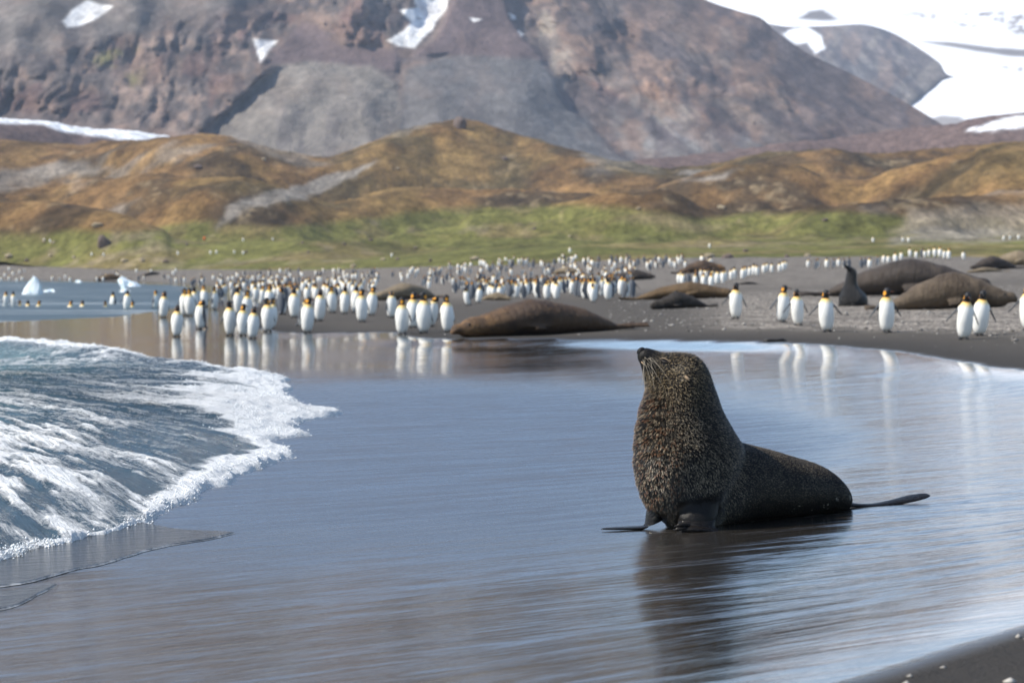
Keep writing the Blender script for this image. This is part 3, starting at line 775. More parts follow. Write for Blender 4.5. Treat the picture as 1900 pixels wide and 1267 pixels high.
def build_wave():
    e = catmull(W_EDGE, 14)
    # even out the spacing as seen from the camera, then add the ragged lip
    d = np.concatenate([[0], np.cumsum(np.linalg.norm(np.diff(e, axis=0), axis=1) / e[1:, 1])])
    nt_ = 1150
    s = np.linspace(0, d[-1], nt_)
    ex = np.interp(s, d, e[:, 0]); ey = np.interp(s, d, e[:, 1])
    E = np.stack([ex, ey], -1)
    L = np.concatenate([[0], np.cumsum(np.linalg.norm(np.diff(E, axis=0), axis=1))])
    dirs = E - WC
    R = np.linalg.norm(dirs, axis=1); dirs /= R[:, None]
    R = R + 0.20 * fbm(L * 1.3, L * 0, 5, 150, 0.6) + 0.08 * ridged(L * 5.5, L * 0, 3, 151) * sstep(-.4, .5, fbm(L * .8, L * 0 + 4, 2, 167))
    nr = 260
    q = np.linspace(0, 1, nr)
    rho = 0.0 + 14.0 * q ** 2.3                                            # distance in from the lip
    RHO, LL = np.meshgrid(rho, L, indexing='ij')
    RR = np.maximum(R[None, :] - RHO, R[None, :] * (1 - q[:, None]) ** 1.0 * 0.25 + 0.3)
    RHO = R[None, :] - RR
    X = WC[0] + dirs[None, :, 0] * RR; Y = WC[1] + dirs[None, :, 1] * RR
    TH = np.arctan2(dirs[:, 1], dirs[:, 0])[None, :] + 0 * RHO
    th = TH * 22.0                                                         # metres along the front, roughly
    side = sstep(30, 42, Y)                                                # the far flank of the lobe
    near = 1 - sstep(18, 23, ey)[None, :] + 0 * RHO
    flow = 0.55 * fbm(th * 1.25 + 0.35 * fbm(th * 0.3, RHO * 0.5, 2, 152), RHO * 0.26, 5, 153) + 0.65 * fbm(th * 3.1 + 0.5 * fbm(th * 0.8, RHO * 0.9, 2, 162), RHO * 0.55, 4, 163)
    flow2 = fbm(th * 4.0, RHO * 0.8, 4, 154)
    lump = fbm(X * 4.2, Y * 3.2, 4, 155); lump2 = fbm(X * 11, Y * 8, 3, 156)
    prof = 0.030 * (1 - np.exp(-RHO / 0.10)) + (0.33 - 0.13 * side) * sstep(-1.2, 4.0 - 1.6 * side, RHO) ** 1.0 * sstep(-0.02, 0.9, RHO) - 0.10 * sstep(5, 11, RHO)
    blob = 0.45 * fbm(th * 2.6, RHO * 1.3, 3, 175) + 0.75 * fbm(th * 5.5 + 0.6 * fbm(X * 0.9, Y * 0.6, 3, 171), RHO * 2.0 + 0.5 * fbm(X * 0.8, Y * 0.5, 2, 172), 5, 173, 0.6)
    big = (0.06 * fbm(X * 0.5, Y * 0.35, 3, 157) + 0.034 * blob + 0.02 * fbm(X * 1.8, Y * 1.1, 3, 174)) * sstep(0.4, 2.0, RHO)
    # foam: a thick band at the lip and down the far flank, streaks drawn out along the flow
    bw = np.interp(ey, [6, 13, 17, 21, 24, 28, 34, 40, 60], [0.16, 0.22, 0.28, 0.60, 1.1, 1.5, 1.8, 2.2, 3.6])[None, :]
    bw = bw * (0.35 + 1.05 * sstep(-0.5, 0.5, fbm(L * 0.55, L * 0 + 2.0, 3, 165)))[None, :]
    band = 1 - sstep(0.45, 1.25, RHO / bw + 0.35 * flow + 0.35 * lump)
    streak = sstep(-0.15, 0.40, flow + 0.55 * flow2) * (0.75 + 0.25 * near)
    patch = sstep(-0.15, 0.45, fbm(X * 0.55, Y * 0.30, 4, 158) + 0.5 * lump)
    inner = (0.20 + 0.40 * streak + 0.60 * sstep(-0.25, 0.30, blob + 0.25 * flow)) * (1 - 0.30 * sstep(4.5, 9.0, RHO)) * (0.7 + 0.45 * patch)
    dark = sstep(0.25, 0.9, RHO / bw) * (1 - sstep(1.4, 2.9, RHO / (bw + 0.5)))
    inner = inner * (1 - 0.35 * dark)
    calm = sstep(2.5, 6, RHO) * sstep(24, 33, Y) * (1 - sstep(44, 50, Y))
    inner = inner * (1 - 0.35 * calm)
    foam = np.clip(np.maximum(band * 1.05, inner), 0, 1.1)
    h = prof + big + (0.035 * flow + 0.014 * flow2) * sstep(0.1, 1.2, RHO) + np.clip(foam, 0, 1) * (0.030 * lump + 0.024 * lump2 + 0.03) * sstep(0, 0.10, RHO)
    h = h + band * 0.045 * np.clip(fbm(X * 2.2, Y * 1.5, 3, 159) + 0.2, 0, 1) * sstep(0.03, 0.35, RHO)
    Z = ground(X, Y) + np.maximum(h, 0.004) * sstep(-0.001, 0.05, RHO) - 0.01 * (1 - sstep(0, 0.04, RHO))
    deep = sstep(2.0, 7.0, RHO)
    V = np.stack([X, Y, Z], -1).reshape(-1, 3)
    o = mesh_obj('wave', V, grid_faces(nr, nt_)[:, ::-1], mat_wave(), attrs=dict(foam=foam, deep=deep))
    at = o.data.attributes.new('flowuv', 'FLOAT_VECTOR', 'POINT')
    at.data.foreach_set('vector', np.stack([th, RHO, th * 0], -1).astype(np.float32).ravel())
    tag(o, 'foaming wave running up the wet sand', None, kind='structure')
    # spray and bubbles thrown up along the lip
    n = 9000
    wgt = sstep(-0.1, 0.5, fbm(L * 1.3, L * 0 + 7.0, 3, 166)) + 0.08; wgt[:30] = 0
    ii = rng.choice(nt_, n, p=wgt / wgt.sum()); rr = np.abs(rng.normal(0, 1, n)) * bw[0, ii] * 0.38 + 0.01
    bx = WC[0] + dirs[ii, 0] * (R[ii] - rr + 0.02) + rng.normal(0, 0.02, n); by = WC[1] + dirs[ii, 1] * (R[ii] - rr) + rng.normal(0, 0.02, n)
    kk = np.clip(np.searchsorted(rho, rr), 0, nr - 1)
    bz = Z[kk, ii] + rng.uniform(-0.004, 0.022, n) * np.where(rng.random(n) < 0.12, 2.2, 1)
    sz = 0.0025 + 0.009 * rng.random(n) ** 2.2 * (0.7 + 0.3 * by / 25)
    ov = np.array([(1, 0, 0), (-1, 0, 0), (0, 1, 0), (0, -1, 0), (0, 0, 1), (0, 0, -1)], float)
    of = np.array([(0, 2, 4), (2, 1, 4), (1, 3, 4), (3, 0, 4), (2, 0, 5), (1, 2, 5), (3, 1, 5), (0, 3, 5)])
    V = (np.stack([bx, by, bz], -1)[:, None, :] + ov[None] * sz[:, None, None] * rng.uniform(0.6, 1.3, (n, 6, 1))).reshape(-1, 3)
    Fc = (of[None] + 6 * np.arange(n)[:, None, None]).reshape(-1, 3)
    fo = mesh_obj('foam', V, Fc, mat_plain('foam_white', (0.82, 0.84, 0.85), 0.5, 0.4))
    tag(fo, 'white bubbles of foam along the lip of the wave', 'foam', kind='stuff')
build_wave()

# thin sheets of spent swash sliding back in front of the wave
def mat_film():
    m, nt, p = mk('swash_water')
    geo = N(nt, 'ShaderNodeNewGeometry'); pos = geo.outputs['Position']
    edge = attr(nt, 'edge').outputs['Fac']
    v = mapping(nt, mapping(nt, pos, (0, 0, math.radians(-33))), (0, 0, 0), (0.25, 1.0, 1.0))
    nn = noise_t(nt, v, 9.0, 6, 0.65, 0.3); b2 = noise_t(nt, pos, 60, 4, 0.7)
    f = math_n(nt, 'ADD', math_n(nt, 'MULTIPLY', edge, 0.30), math_n(nt, 'ADD', math_n(nt, 'MULTIPLY', nn, 0.8), math_n(nt, 'MULTIPLY', b2, 0.35)))
    f = maprange(nt, f, 0.68, 1.02, 0, 0.7)
    nt.links.new(mixrgb(nt, f, (0.035, 0.036, 0.036), (0.75, 0.77, 0.78)), p.inputs['Base Color'])
    nt.links.new(maprange(nt, f, 0, 0.7, 0.10, 0.55), p.inputs['Roughness'])
    h = math_n(nt, 'ADD', math_n(nt, 'MULTIPLY', nn, 0.014), math_n(nt, 'MULTIPLY', b2, 0.002))
    nt.links.new(bump(nt, h, 1.0, 1.0), p.inputs['Normal'])
    p.inputs['IOR'].default_value = 1.33
    return m
film_mat = mat_film()
def swash(top, bot, seed, label):
    t = catmull([pix(*q)[:2] for q in top], 12); b = catmull([pix(*q)[:2] for q in bot], 12)
    k = 260
    def re(p):
        d = np.concatenate([[0], np.cumsum(np.linalg.norm(np.diff(p, axis=0), axis=1))]); s = np.linspace(0, d[-1], k)
        return np.stack([np.interp(s, d, p[:, 0]), np.interp(s, d, p[:, 1])], -1)
    t, b = re(t), re(b)
    b = b + (0.05 * fbm(b[:, :1] * 2.2, b[:, 1:] * 2.0, 3, seed) + 0.012 * fbm(b[:, :1] * 12, b[:, 1:] * 12, 3, seed + 1)) * np.array([[0.3, -1.0]])
    w = np.linspace(0, 1, 60)[:, None, None] ** 0.7
    P = t[None] * (1 - w) + b[None] * w
    wid = np.linalg.norm(t - b, axis=1)[None, :]
    de = wid * (1 - w[:, :, 0]); dt = wid * w[:, :, 0]
    dd = np.minimum(de, dt + 0.0)
    h = 0.003 + 0.009 * sstep(0, 0.03, de)
    h = h * sstep(0, 0.03, wid)
    Z = ground(P[..., 0], P[..., 1]) + h
    V = np.concatenate([P, Z[..., None]], -1).reshape(-1, 3)
    o = mesh_obj('swash', V, grid_faces(60, k)[:, ::-1], film_mat, attrs=dict(edge=np.exp(-de / 0.025)))
    tag(o, label, None, kind='structure')
swash([(-60, 1000), (60, 1000), (150, 975), (240, 970), (330, 985), (400, 988), (440, 991)], [(-60, 1102), (60, 1080), (140, 1058), (200, 1046), (300, 1018), (380, 1003), (440, 991)], 160, 'thin sheet of spent water before the wave')
swash([(-60, 1108), (30, 1098), (70, 1090), (110, 1086)], [(-60, 1142), (20, 1130), (75, 1104), (110, 1087)], 163, 'small tongue of spent water on the wet sand')
# ------------------------------------------------------------------ king penguins
pen_mat = mat_vcol('penguin_plumage', 0.6, 0, 0, 0.35)
bill_mat = mat_vcol('penguin_bill', 0.4, 0, 0, 0.5)
foot_mat = mat_plain('penguin_foot', (0.018, 0.018, 0.020), 0.6, 0.3, 40, 0.4)

def pen_head_pose(P, yaw, pitch, drop):
    P = P.copy()
    w = sstep(0.60, 0.735, P[:, 2])
    piv = np.array([0, 0.0, 0.69])
    q = P - piv
    cp_, sp_ = np.cos(-pitch * w), np.sin(-pitch * w)           # pitch about x: nod towards -y
    y2 = q[:, 1] * cp_ + q[:, 2] * sp_
    z2 = -q[:, 1] * sp_ + q[:, 2] * cp_
    cy, sy = np.cos(yaw * w), np.sin(yaw * w)
    x3 = q[:, 0] * cy - y2 * sy; y3 = q[:, 0] * sy + y2 * cy
    out = np.stack([x3, y3, z2 - drop * w], -1) + piv
    return out

def pen_body(flip=(12, 12), fwd=(0, 0), plump=1.0):
    st = [(0.035, 0.055, 0.055, 0.03), (0.06, 0.085, 0.095, 0.025), (0.12, 0.118, 0.125, 0.02), (0.22, 0.140, 0.138, 0.008), (0.34, 0.148, 0.142, -0.004), (0.46, 0.142, 0.132, -0.008),
          (0.55, 0.124, 0.115, -0.004), (0.615, 0.098, 0.094, 0.0), (0.66, 0.070, 0.072, 0.0), (0.70, 0.060, 0.062, -0.004), (0.745, 0.056, 0.063, -0.012), (0.785, 0.056, 0.068, -0.020),
          (0.82, 0.045, 0.058, -0.020), (0.847, 0.030, 0.038, -0.014), (0.858, 0.012, 0.014, -0.010)]
    rows = [((0, y, z if z < 0.66 else 0.66 + (z - 0.66) * 0.88), (a * plump * (1.10 if z > 0.69 else 1), 0, 0), (0, b * plump * (1.06 if z > 0.69 else 1), 0)) for z, a, b, y in st]
    parts = [loft(resample(rows, 4), 22)]
    parts.append(loft([((0, 0.09, 0.10), (0.06, 0, 0), (0, 0.03, 0.03)), ((0, 0.15, 0.055), (0.04, 0, 0), (0, 0.02, 0.02)), ((0, 0.20, 0.02), (0.018, 0, 0), (0, 0.01, 0.012))], 10))   # tail
    for s, ang, fw in ((-1, flip[0], fwd[0]), (1, flip[1], fwd[1])):
        a = math.radians(ang); f = math.radians(fw)
        sh = np.array([s * 0.112 * plump, 0.012, 0.565])
        d = np.array([s * math.sin(a), math.sin(f), -math.cos(a)]); d /= np.linalg.norm(d)
        wv = np.array([0, 1.0, 0]) - d * d[1]; wv /= np.linalg.norm(wv)
        tv = np.cross(d, wv)
        R = []
        for t, w, th in ((-0.03, 0.030, 0.024), (0.03, 0.038, 0.020), (0.12, 0.043, 0.015), (0.22, 0.038, 0.013), (0.30, 0.026, 0.011), (0.345, 0.010, 0.007)):
            R.append((sh + d * t + wv * 0.02 * (t / 0.3) ** 2, wv * w, tv * th))
        parts.append(loft(resample(R, 3), 12))
    return parts

def pen_colour(P, flip):
    x, y, z = P[:, 0], P[:, 1], P[:, 2]
    z = np.where(z < 0.66, z, 0.66 + (z - 0.66) / 0.88)
    C = np.zeros((len(P), 3)) + np.array([0.80, 0.79, 0.75])
    slate = np.array([0.085, 0.095, 0.112]); blk = np.array([0.014, 0.014, 0.016]); org = np.array([0.85, 0.36, 0.02]); yel = np.array([0.85, 0.60, 0.12])
    ax = np.interp(z, [0.0, 0.06, 0.12, 0.22, 0.34, 0.46, 0.55, 0.615, 0.66, 0.70, 0.86], [0.05, 0.085, 0.118, 0.14, 0.148, 0.142, 0.124, 0.098, 0.07, 0.054, 0.05])
    ang = y - 0.035 * (1 - sstep(0.1, 0.3, z))
    back = sstep(0.028, 0.042, ang + 0.015 * sstep(0.45, 0.62, z))
    # golden bib
    bib = sstep(0.54, 0.63, z) * (1 - sstep(0.66, 0.70, z)) * (1 - back)
    C = mixc(C, yel, np.clip(bib * 0.8, 0, 1)); C = mixc(C, org, sstep(0.625, 0.655, z) * (1 - back) * 0.7)
    C = mixc(C, slate, back)
    edge = np.exp(-((ang + 0.015 * sstep(0.45, 0.62, z) - 0.030) / 0.010) ** 2) * sstep(0.15, 0.25, z)
    C = mixc(C, blk, np.clip(edge, 0, 1) * 0.9)
    fl = sstep(0.004, 0.016, np.abs(x) - ax - 0.002) * sstep(0.15, 0.2, z) * (1 - sstep(0.60, 0.64, z))
    C = mixc(C, slate * 0.55, fl)
    inner = fl * (np.abs(x) < ax + 0.016) * (max(flip) > 25)
    head = sstep(0.655, 0.668, z)
    C = mixc(C, blk, head)
    ear = np.exp(-(((y - 0.010) / 0.030) ** 2 + ((z - 0.745) / 0.042) ** 2)) * sstep(0.025, 0.04, np.abs(x))
    C = mixc(C, org, sstep(0.22, 0.45, ear))
    return C

def pen_bill():
    R = [((0, -0.055, 0.790), (0.020, 0, 0), (0, 0.004, 0.022)), ((0, -0.085, 0.789), (0.013, 0, 0), (0, 0.002, 0.014)), ((0, -0.13, 0.785), (0.008, 0, 0), (0, 0.002, 0.009)), ((0, -0.185, 0.772), (0.003, 0, 0), (0, 0.001, 0.004))]
    V, F = loft(resample(R, 3), 8)
    V0 = V.copy()
    C = np.zeros((len(V), 3)) + np.array([0.02, 0.018, 0.018])
    low = (V[:, 2] < np.interp(-V[:, 1], [0.055, 0.13, 0.185], [0.788, 0.783, 0.771])) & (V[:, 1] < -0.075) & (V[:, 1] > -0.16)
    C[low] = (0.75, 0.20, 0.08)
    V[:, 2] -= 0.016
    return V, F, C

def pen_foot(s):
    V, F = loft([((s * 0.055, 0.045, 0.035), (0.022, 0, 0), (0, 0.02, 0.02)), ((s * 0.058, 0.01, 0.020), (0.030, 0, 0), (0, 0.006, 0.018)), ((s * 0.062, -0.06, 0.012), (0.042, 0, 0), (0, 0.002, 0.012)), ((s * 0.064, -0.105, 0.007), (0.036, 0, 0), (0, 0.002, 0.007))], 10)
    return V, F

PEN = {}
def pen_variant(key, flip, fwd, yaw, pitch, drop=0.0, lean=0.0, plump=1.0, step=0.0, low=False):
    V, F = union_mesh(pen_body(flip, fwd, plump), 0.0085 if not low else 0.020, 5 if not low else 2, 0.5)
    C = pen_colour(V, flip)
    yw, pt = math.radians(yaw), math.radians(pitch)
    V2 = pen_head_pose(V, yw, pt, drop)
    bV, bF, bC = pen_bill(); bV = pen_head_pose(bV, yw, pt, drop)
    def L(P):
        P = P.copy(); P[:, 1] -= lean * np.maximum(P[:, 2] - 0.05, 0); return P
    V2 = L(V2); bV = L(bV)
    if low:
        n = len(V2)
        V2 = np.vstack([V2, bV]); F = F + [tuple(i + n for i in f) for f in bF]; C = np.vstack([C, bC])
        PEN[key] = (V2, F, C); 
        o = mesh_obj('king_penguin', V2, F, pen_mat, cols=C); me = o.data; bpy.data.objects.remove(o)
        PEN[key] = dict(body=me, V=V2, F=F, C=C)
        return
    o = mesh_obj('king_penguin', V2, F, pen_mat, cols=C); me = o.data; bpy.data.objects.remove(o)
    o = mesh_obj('bill', bV, bF, bill_mat, cols=bC); mb = o.data; bpy.data.objects.remove(o)
    ft = []
    for s in (-1, 1):
        fv, ff = pen_foot(s); fv[:, 1] += s * step
        o = mesh_obj('foot', fv, ff, foot_mat); ft.append(o.data); bpy.data.objects.remove(o)
    PEN[key] = dict(body=me, bill=mb, feet=ft)

pen_variant('front', (14, 14), (0, 0), 10, 4)
pen_variant('lookR', (12, 16), (0, 0), 68, 2)
pen_variant('lookL', (16, 12), (0, 0), -68, 2)
pen_variant('walkR', (36, 34), (6, 4), 55, 4, lean=0.05, step=0.05)
pen_variant('walk', (30, 30), (8, -6), -8, 10, lean=0.07, step=0.05)
pen_variant('wide', (46, 38), (5, 10), 30, 8, lean=0.04, step=0.04)
pen_variant('bow', (12, 12), (0, 0), 20, 62, drop=0.02, lean=0.12)
pen_variant('preen', (14, 18), (0, 0), 130, 40, drop=0.035)
pen_variant('front2', (22, 10), (4, 0), -24, 0, plump=0.93, lean=0.03)
pen_variant('lookR2', (10, 22), (0, 6), 95, -6, plump=1.04)
pen_variant('lookL2', (24, 10), (5, 0), -96, -4, plump=0.95, lean=0.02)
pen_variant('walk2', (40, 24), (-8, 10), 18, 14, plump=0.95, lean=0.11, step=-0.05)
pen_variant('lowE', (36, 30), (8, -6), -20, 8, low=True, lean=0.06)
pen_variant('lowF', (14, 16), (0, 0), 125, 36, low=True, drop=0.03, plump=0.92)
pen_variant('lowG', (12, 12), (0, 0), 0, -14, low=True, plump=1.08)
pen_variant('lowA', (14, 14), (0, 0), 12, 4, low=True)
pen_variant('lowB', (18, 12), (0, 0), 75, 2, low=True)
pen_variant('lowC', (12, 20), (0, 0), -60, 10, low=True)
pen_variant('lowD', (12, 12), (0, 0), 25, 60, low=True, lean=0.10, drop=0.02)

def pen_tiny(key, src):
    V, F, C = PEN[src]['V'], PEN[src]['F'], PEN[src]['C']
    o = mesh_obj('tmp', V, F, pen_mat, cols=C)
    d = o.modifiers.new('d', 'DECIMATE'); d.ratio = 0.22
    dg = bpy.context.evaluated_depsgraph_get(); dg.update()
    m2 = bpy.data.meshes.new_from_object(o.evaluated_get(dg))
    co = np.empty(len(m2.vertices) * 3, np.float32); m2.vertices.foreach_get('co', co); co = co.reshape(-1, 3).astype(float)
    cc = np.empty(len(m2.vertices) * 4, np.float32); m2.attributes['Col'].data.foreach_get('color', cc)
    PEN[key] = dict(V=co, F=[tuple(q.vertices) for q in m2.polygons], C=cc.reshape(-1, 4)[:, :3])
    bpy.data.objects.remove(o)
    PEN[key + 'obj'] = dict(body=m2)
pen_tiny('tiny', 'lowA'); pen_tiny('tinyB', 'lowC')

PEN_PLACED = []
def put_penguin(x, y, z, heading, key, size, label, group, parts=True, roll=0.0):
    m = PEN[key]
    o = bpy.data.objects.new('king_penguin', m['body']); COL.objects.link(o)
    o.location = (x, y, z); o.rotation_euler = (0, math.radians(roll), math.radians(heading)); s = size / 0.86
    o.scale = (s, s, s)
    tag(o, label, 'penguin', group)
    if parts and 'bill' in m:
        b = bpy.data.objects.new('bill', m['bill']); COL.objects.link(b); b.parent = o
        for f in m['feet']:
            q = bpy.data.objects.new('foot', f); COL.objects.link(q); q.parent = o
    PEN_PLACED.append((x, y))
    return o

# ------------------------------------------------------------------ elephant seals
def mat_seal(name, c1, c2, c3, rough=0.7, spec=0.25, head=None):
    m, nt, p = mk(name)
    tc = N(nt, 'ShaderNodeTexCoord').outputs['Object']
    n1 = noise_t(nt, tc, 4.5, 6, 0.65); n2 = noise_t(nt, tc, 22.0, 6, 0.72)
    base = mixrgb(nt, maprange(nt, n1, 0.40, 0.60, 0, 1), c1, c2)
    base = mixrgb(nt, maprange(nt, n2, 0.52, 0.72, 0, 0.7), base, c3)
    if head:
        sx_ = N(nt, 'ShaderNodeSeparateXYZ'); nt.links.new(tc, sx_.inputs[0])
        hm = math_n(nt, 'MULTIPLY', maprange(nt, sx_.outputs[0], -0.40, -0.20, 1, 0), maprange(nt, noise_t(nt, tc, 9, 5, 0.7), 0.40, 0.60, 0.1, 0.95))
        base = mixrgb(nt, hm, base, head)
    nt.links.new(base, p.inputs['Base Color'])
    nt.links.new(maprange(nt, n2, 0.3, 0.7, rough - 0.1, rough + 0.15), p.inputs['Roughness'])
    p.inputs['Specular IOR Level'].default_value = spec
    wr = noise_t(nt, mapping(nt, tc, (0, 0, 0), (6, 1.5, 1.5)), 6.0, 5, 0.65)
    nt.links.new(bump(nt, math_n(nt, 'ADD', math_n(nt, 'MULTIPLY', wr, 0.06), math_n(nt, 'MULTIPLY', n2, 0.03)), 1.0, 1.0), p.inputs['Normal'])
    return m

ES = {}
def eseal_mesh(key, rows, head_len, snout, bend, flip_side=1, raise_flip=False, rear_spread=0.16):
    """lying seal, head at -x, unit length about 1; rows: (x, zc, half_w, half_h)"""
    R = []
    for x, zc, w, h in rows:
        yb = bend * (x ** 2)
        R.append(((x, yb, zc), (0, w, 0), (0, 0, h)))
    parts = [loft(resample(R, 5), 24)]
    x0, z0, w0, h0 = rows[0]
    # snout: heavy nose over the lower jaw
    parts.append(loft(resample([((x0 + 0.05, bend * x0 ** 2, z0 + h0 * 0.2), (0, w0 * 1.0, 0), (0, 0, h0 * 0.9)), ((x0 - snout * 0.45, bend * x0 ** 2, z0 + h0 * 0.15), (0, w0 * 0.8, 0), (0, 0, h0 * 0.75)), ((x0 - snout * 0.85, bend * x0 ** 2, z0 - h0 * 0.12), (0, w0 * 0.6, 0), (0, 0, h0 * 0.52)), ((x0 - snout, bend * x0 ** 2, z0 - h0 * 0.35), (0, w0 * 0.3, 0), (0, 0, h0 * 0.2))], 3), 16))
    # hind flippers, two fans laid together
    xe, ze, we, he = rows[-1]
    for s in (-1, 1):
        yb = bend * xe ** 2
        parts.append(loft(resample([((xe - 0.05, yb + s * we * 0.4, ze), (0, we * 0.7, 0), (0, 0, he * 0.8)), ((xe + 0.05, yb + s * we * 0.8, ze * 0.9), (0, we * 0.55, we * 0.2), (0, -0.006, 0.022)), ((xe + 0.12, yb + s * rear_spread * 0.35, ze * 0.8 + 0.01), (0, we * 0.9, we * 0.6), (0, -0.008, 0.014)), ((xe + 0.17, yb + s * rear_spread * 0.5, ze * 0.7 + 0.015), (0, we * 0.9, we * 0.9), (0, -0.006, 0.008))], 3), 12))
    # fore flippers folded against the sides
    xf = rows[0][0] + 0.36
    wf = np.interp(xf, [r[0] for r in rows], [r[2] for r in rows])
    for s in (-1, 1):
        yb = bend * xf ** 2
        if raise_flip and s == flip_side:
            hz = np.interp(xf, [r[0] for r in rows], [r[1] + r[3] for r in rows])
            pts = [((xf - 0.02, yb + s * wf * 0.5, hz * 0.75), (0.05, 0, 0), (0, 0.02, 0.02)), ((xf + 0.04, yb + s * wf * 0.35, hz * 1.08), (0.04, 0, 0.01), (0, 0.014, 0.0)), ((xf + 0.11, yb + s * wf * 0.2, hz * 1.18), (0.02, 0, 0.01), (0, 0.008, 0))]
        else:
            pts = [((xf - 0.03, yb + s * wf * 0.92, 0.075), (0.045, 0, 0.0), (0, 0.022, 0.03)), ((xf + 0.05, yb + s * (wf + 0.012), 0.050), (0.04, 0, -0.01), (0, 0.014, 0.036)), ((xf + 0.13, yb + s * (wf + 0.016), 0.025), (0.02, 0, -0.004), (0, 0.008, 0.022))]
        parts.append(loft(resample(pts, 3), 10))
    V, F = union_mesh(parts, 0.011, 7, 0.5)
    # folds of blubber
    x, y, z = V[:, 0], V[:, 1], V[:, 2]
    n = fbm(x * 9 + 3, z * 6 + y * 3, 3, 200); n2 = ridged(x * 14, z * 5 + y * 4, 2, 203)
    V[:, 2] = np.maximum(z * (1 + 0.07 * n + 0.02 * n2), z * 0.85); V[:, 1] *= 1 + 0.05 * n + 0.02 * n2
    ES[key] = (V, F)

eseal_mesh('cow', [(-0.46, 0.062, 0.050, 0.052), (-0.42, 0.078, 0.066, 0.072), (-0.36, 0.085, 0.078, 0.080), (-0.28, 0.098, 0.100, 0.094), (-0.18, 0.116, 0.124, 0.114), (-0.06, 0.126, 0.136, 0.126), (0.06, 0.118, 0.130, 0.118), (0.18, 0.098, 0.112, 0.098), (0.30, 0.070, 0.082, 0.070), (0.38, 0.046, 0.050, 0.045), (0.43, 0.030, 0.028, 0.026)], 0.1, 0.06, 0.05)
eseal_mesh('bull', [(-0.45, 0.080, 0.060, 0.062), (-0.40, 0.092, 0.078, 0.084), (-0.33, 0.110, 0.098, 0.106), (-0.23, 0.135, 0.128, 0.134), (-0.10, 0.155, 0.150, 0.154), (0.03, 0.150, 0.146, 0.149), (0.15, 0.124, 0.128, 0.123), (0.27, 0.090, 0.098, 0.088), (0.37, 0.055, 0.060, 0.053), (0.43, 0.032, 0.032, 0.028)], 0.1, 0.08, -0.08)
eseal_mesh('pup', [(-0.45, 0.070, 0.052, 0.060), (-0.40, 0.088, 0.074, 0.084), (-0.32, 0.092, 0.084, 0.090), (-0.22, 0.112, 0.112, 0.110), (-0.08, 0.140, 0.138, 0.138), (0.06, 0.132, 0.130, 0.130), (0.20, 0.098, 0.104, 0.097), (0.32, 0.062, 0.070, 0.060), (0.42, 0.032, 0.036, 0.028)], 0.1, 0.03, 0.03, flip_side=1, raise_flip=True)
ESM = {}
eye_mat = mat_plain('eye', (0.01, 0.009, 0.008), 0.12, 0.6)
def put_eseal(key, x, y, heading, length, mat, name, label, cat, group=None, tall=1.0, flip=False, sink=0.02, eyes=True):
    if (key, mat.name) not in ESM:
        V, F = ES[key]
        o = mesh_obj('tmp', V, F, mat); ESM[(key, mat.name)] = o.data; bpy.data.objects.remove(o)
    o = bpy.data.objects.new(name, ESM[(key, mat.name)]); COL.objects.link(o)
    c, s = math.cos(math.radians(heading)), math.sin(math.radians(heading))
    zs = [g1(x + t * length * c, y + t * length * s) for t in (-0.4, 0.0, 0.4)]
    tilt = math.atan2(zs[2] - zs[0], 0.8 * length)
    o.location = (x, y, (zs[0] + zs[2]) / 2 - sink)
    o.rotation_euler = (Matrix.Rotation(math.radians(heading), 3, 'Z') @ Matrix.Rotation(-tilt, 3, 'Y')).to_euler()
    o.scale = (length, -length if flip else length, length * tall)
    tag(o, label, cat, group)
    if eyes:
        V, F = ES[key]
        if key not in EYE:
            bv = BVHTree.FromPolygons([tuple(q) for q in V], F); pts = []
            for s_ in (-1, 1):
                h_ = bv.ray_cast(Vector((-0.435, s_ * 1.0, V[(np.abs(V[:, 0] + 0.435) < 0.02), 2].max() * 0.72)), Vector((0, -s_, 0)))
                if h_[0] is not None: pts.append(np.array(h_[0]))
            ms = []
            for q in pts:
                v, f = loft([(q + np.array([t * 0.010, 0, 0]), np.array([0, 0.006, 0]) * math.sqrt(1 - t * t + .01), np.array([0, 0, 0.007]) * math.sqrt(1 - t * t + .01)) for t in np.linspace(-1, 1, 7)], 8)
                e = mesh_obj('eye', v, f, eye_mat); ms.append(e.data); bpy.data.objects.remove(e)
            EYE[key] = ms
        for m_ in EYE[key]:
            e = bpy.data.objects.new('eye', m_); COL.objects.link(e); e.parent = o
    return o
EYE = {}

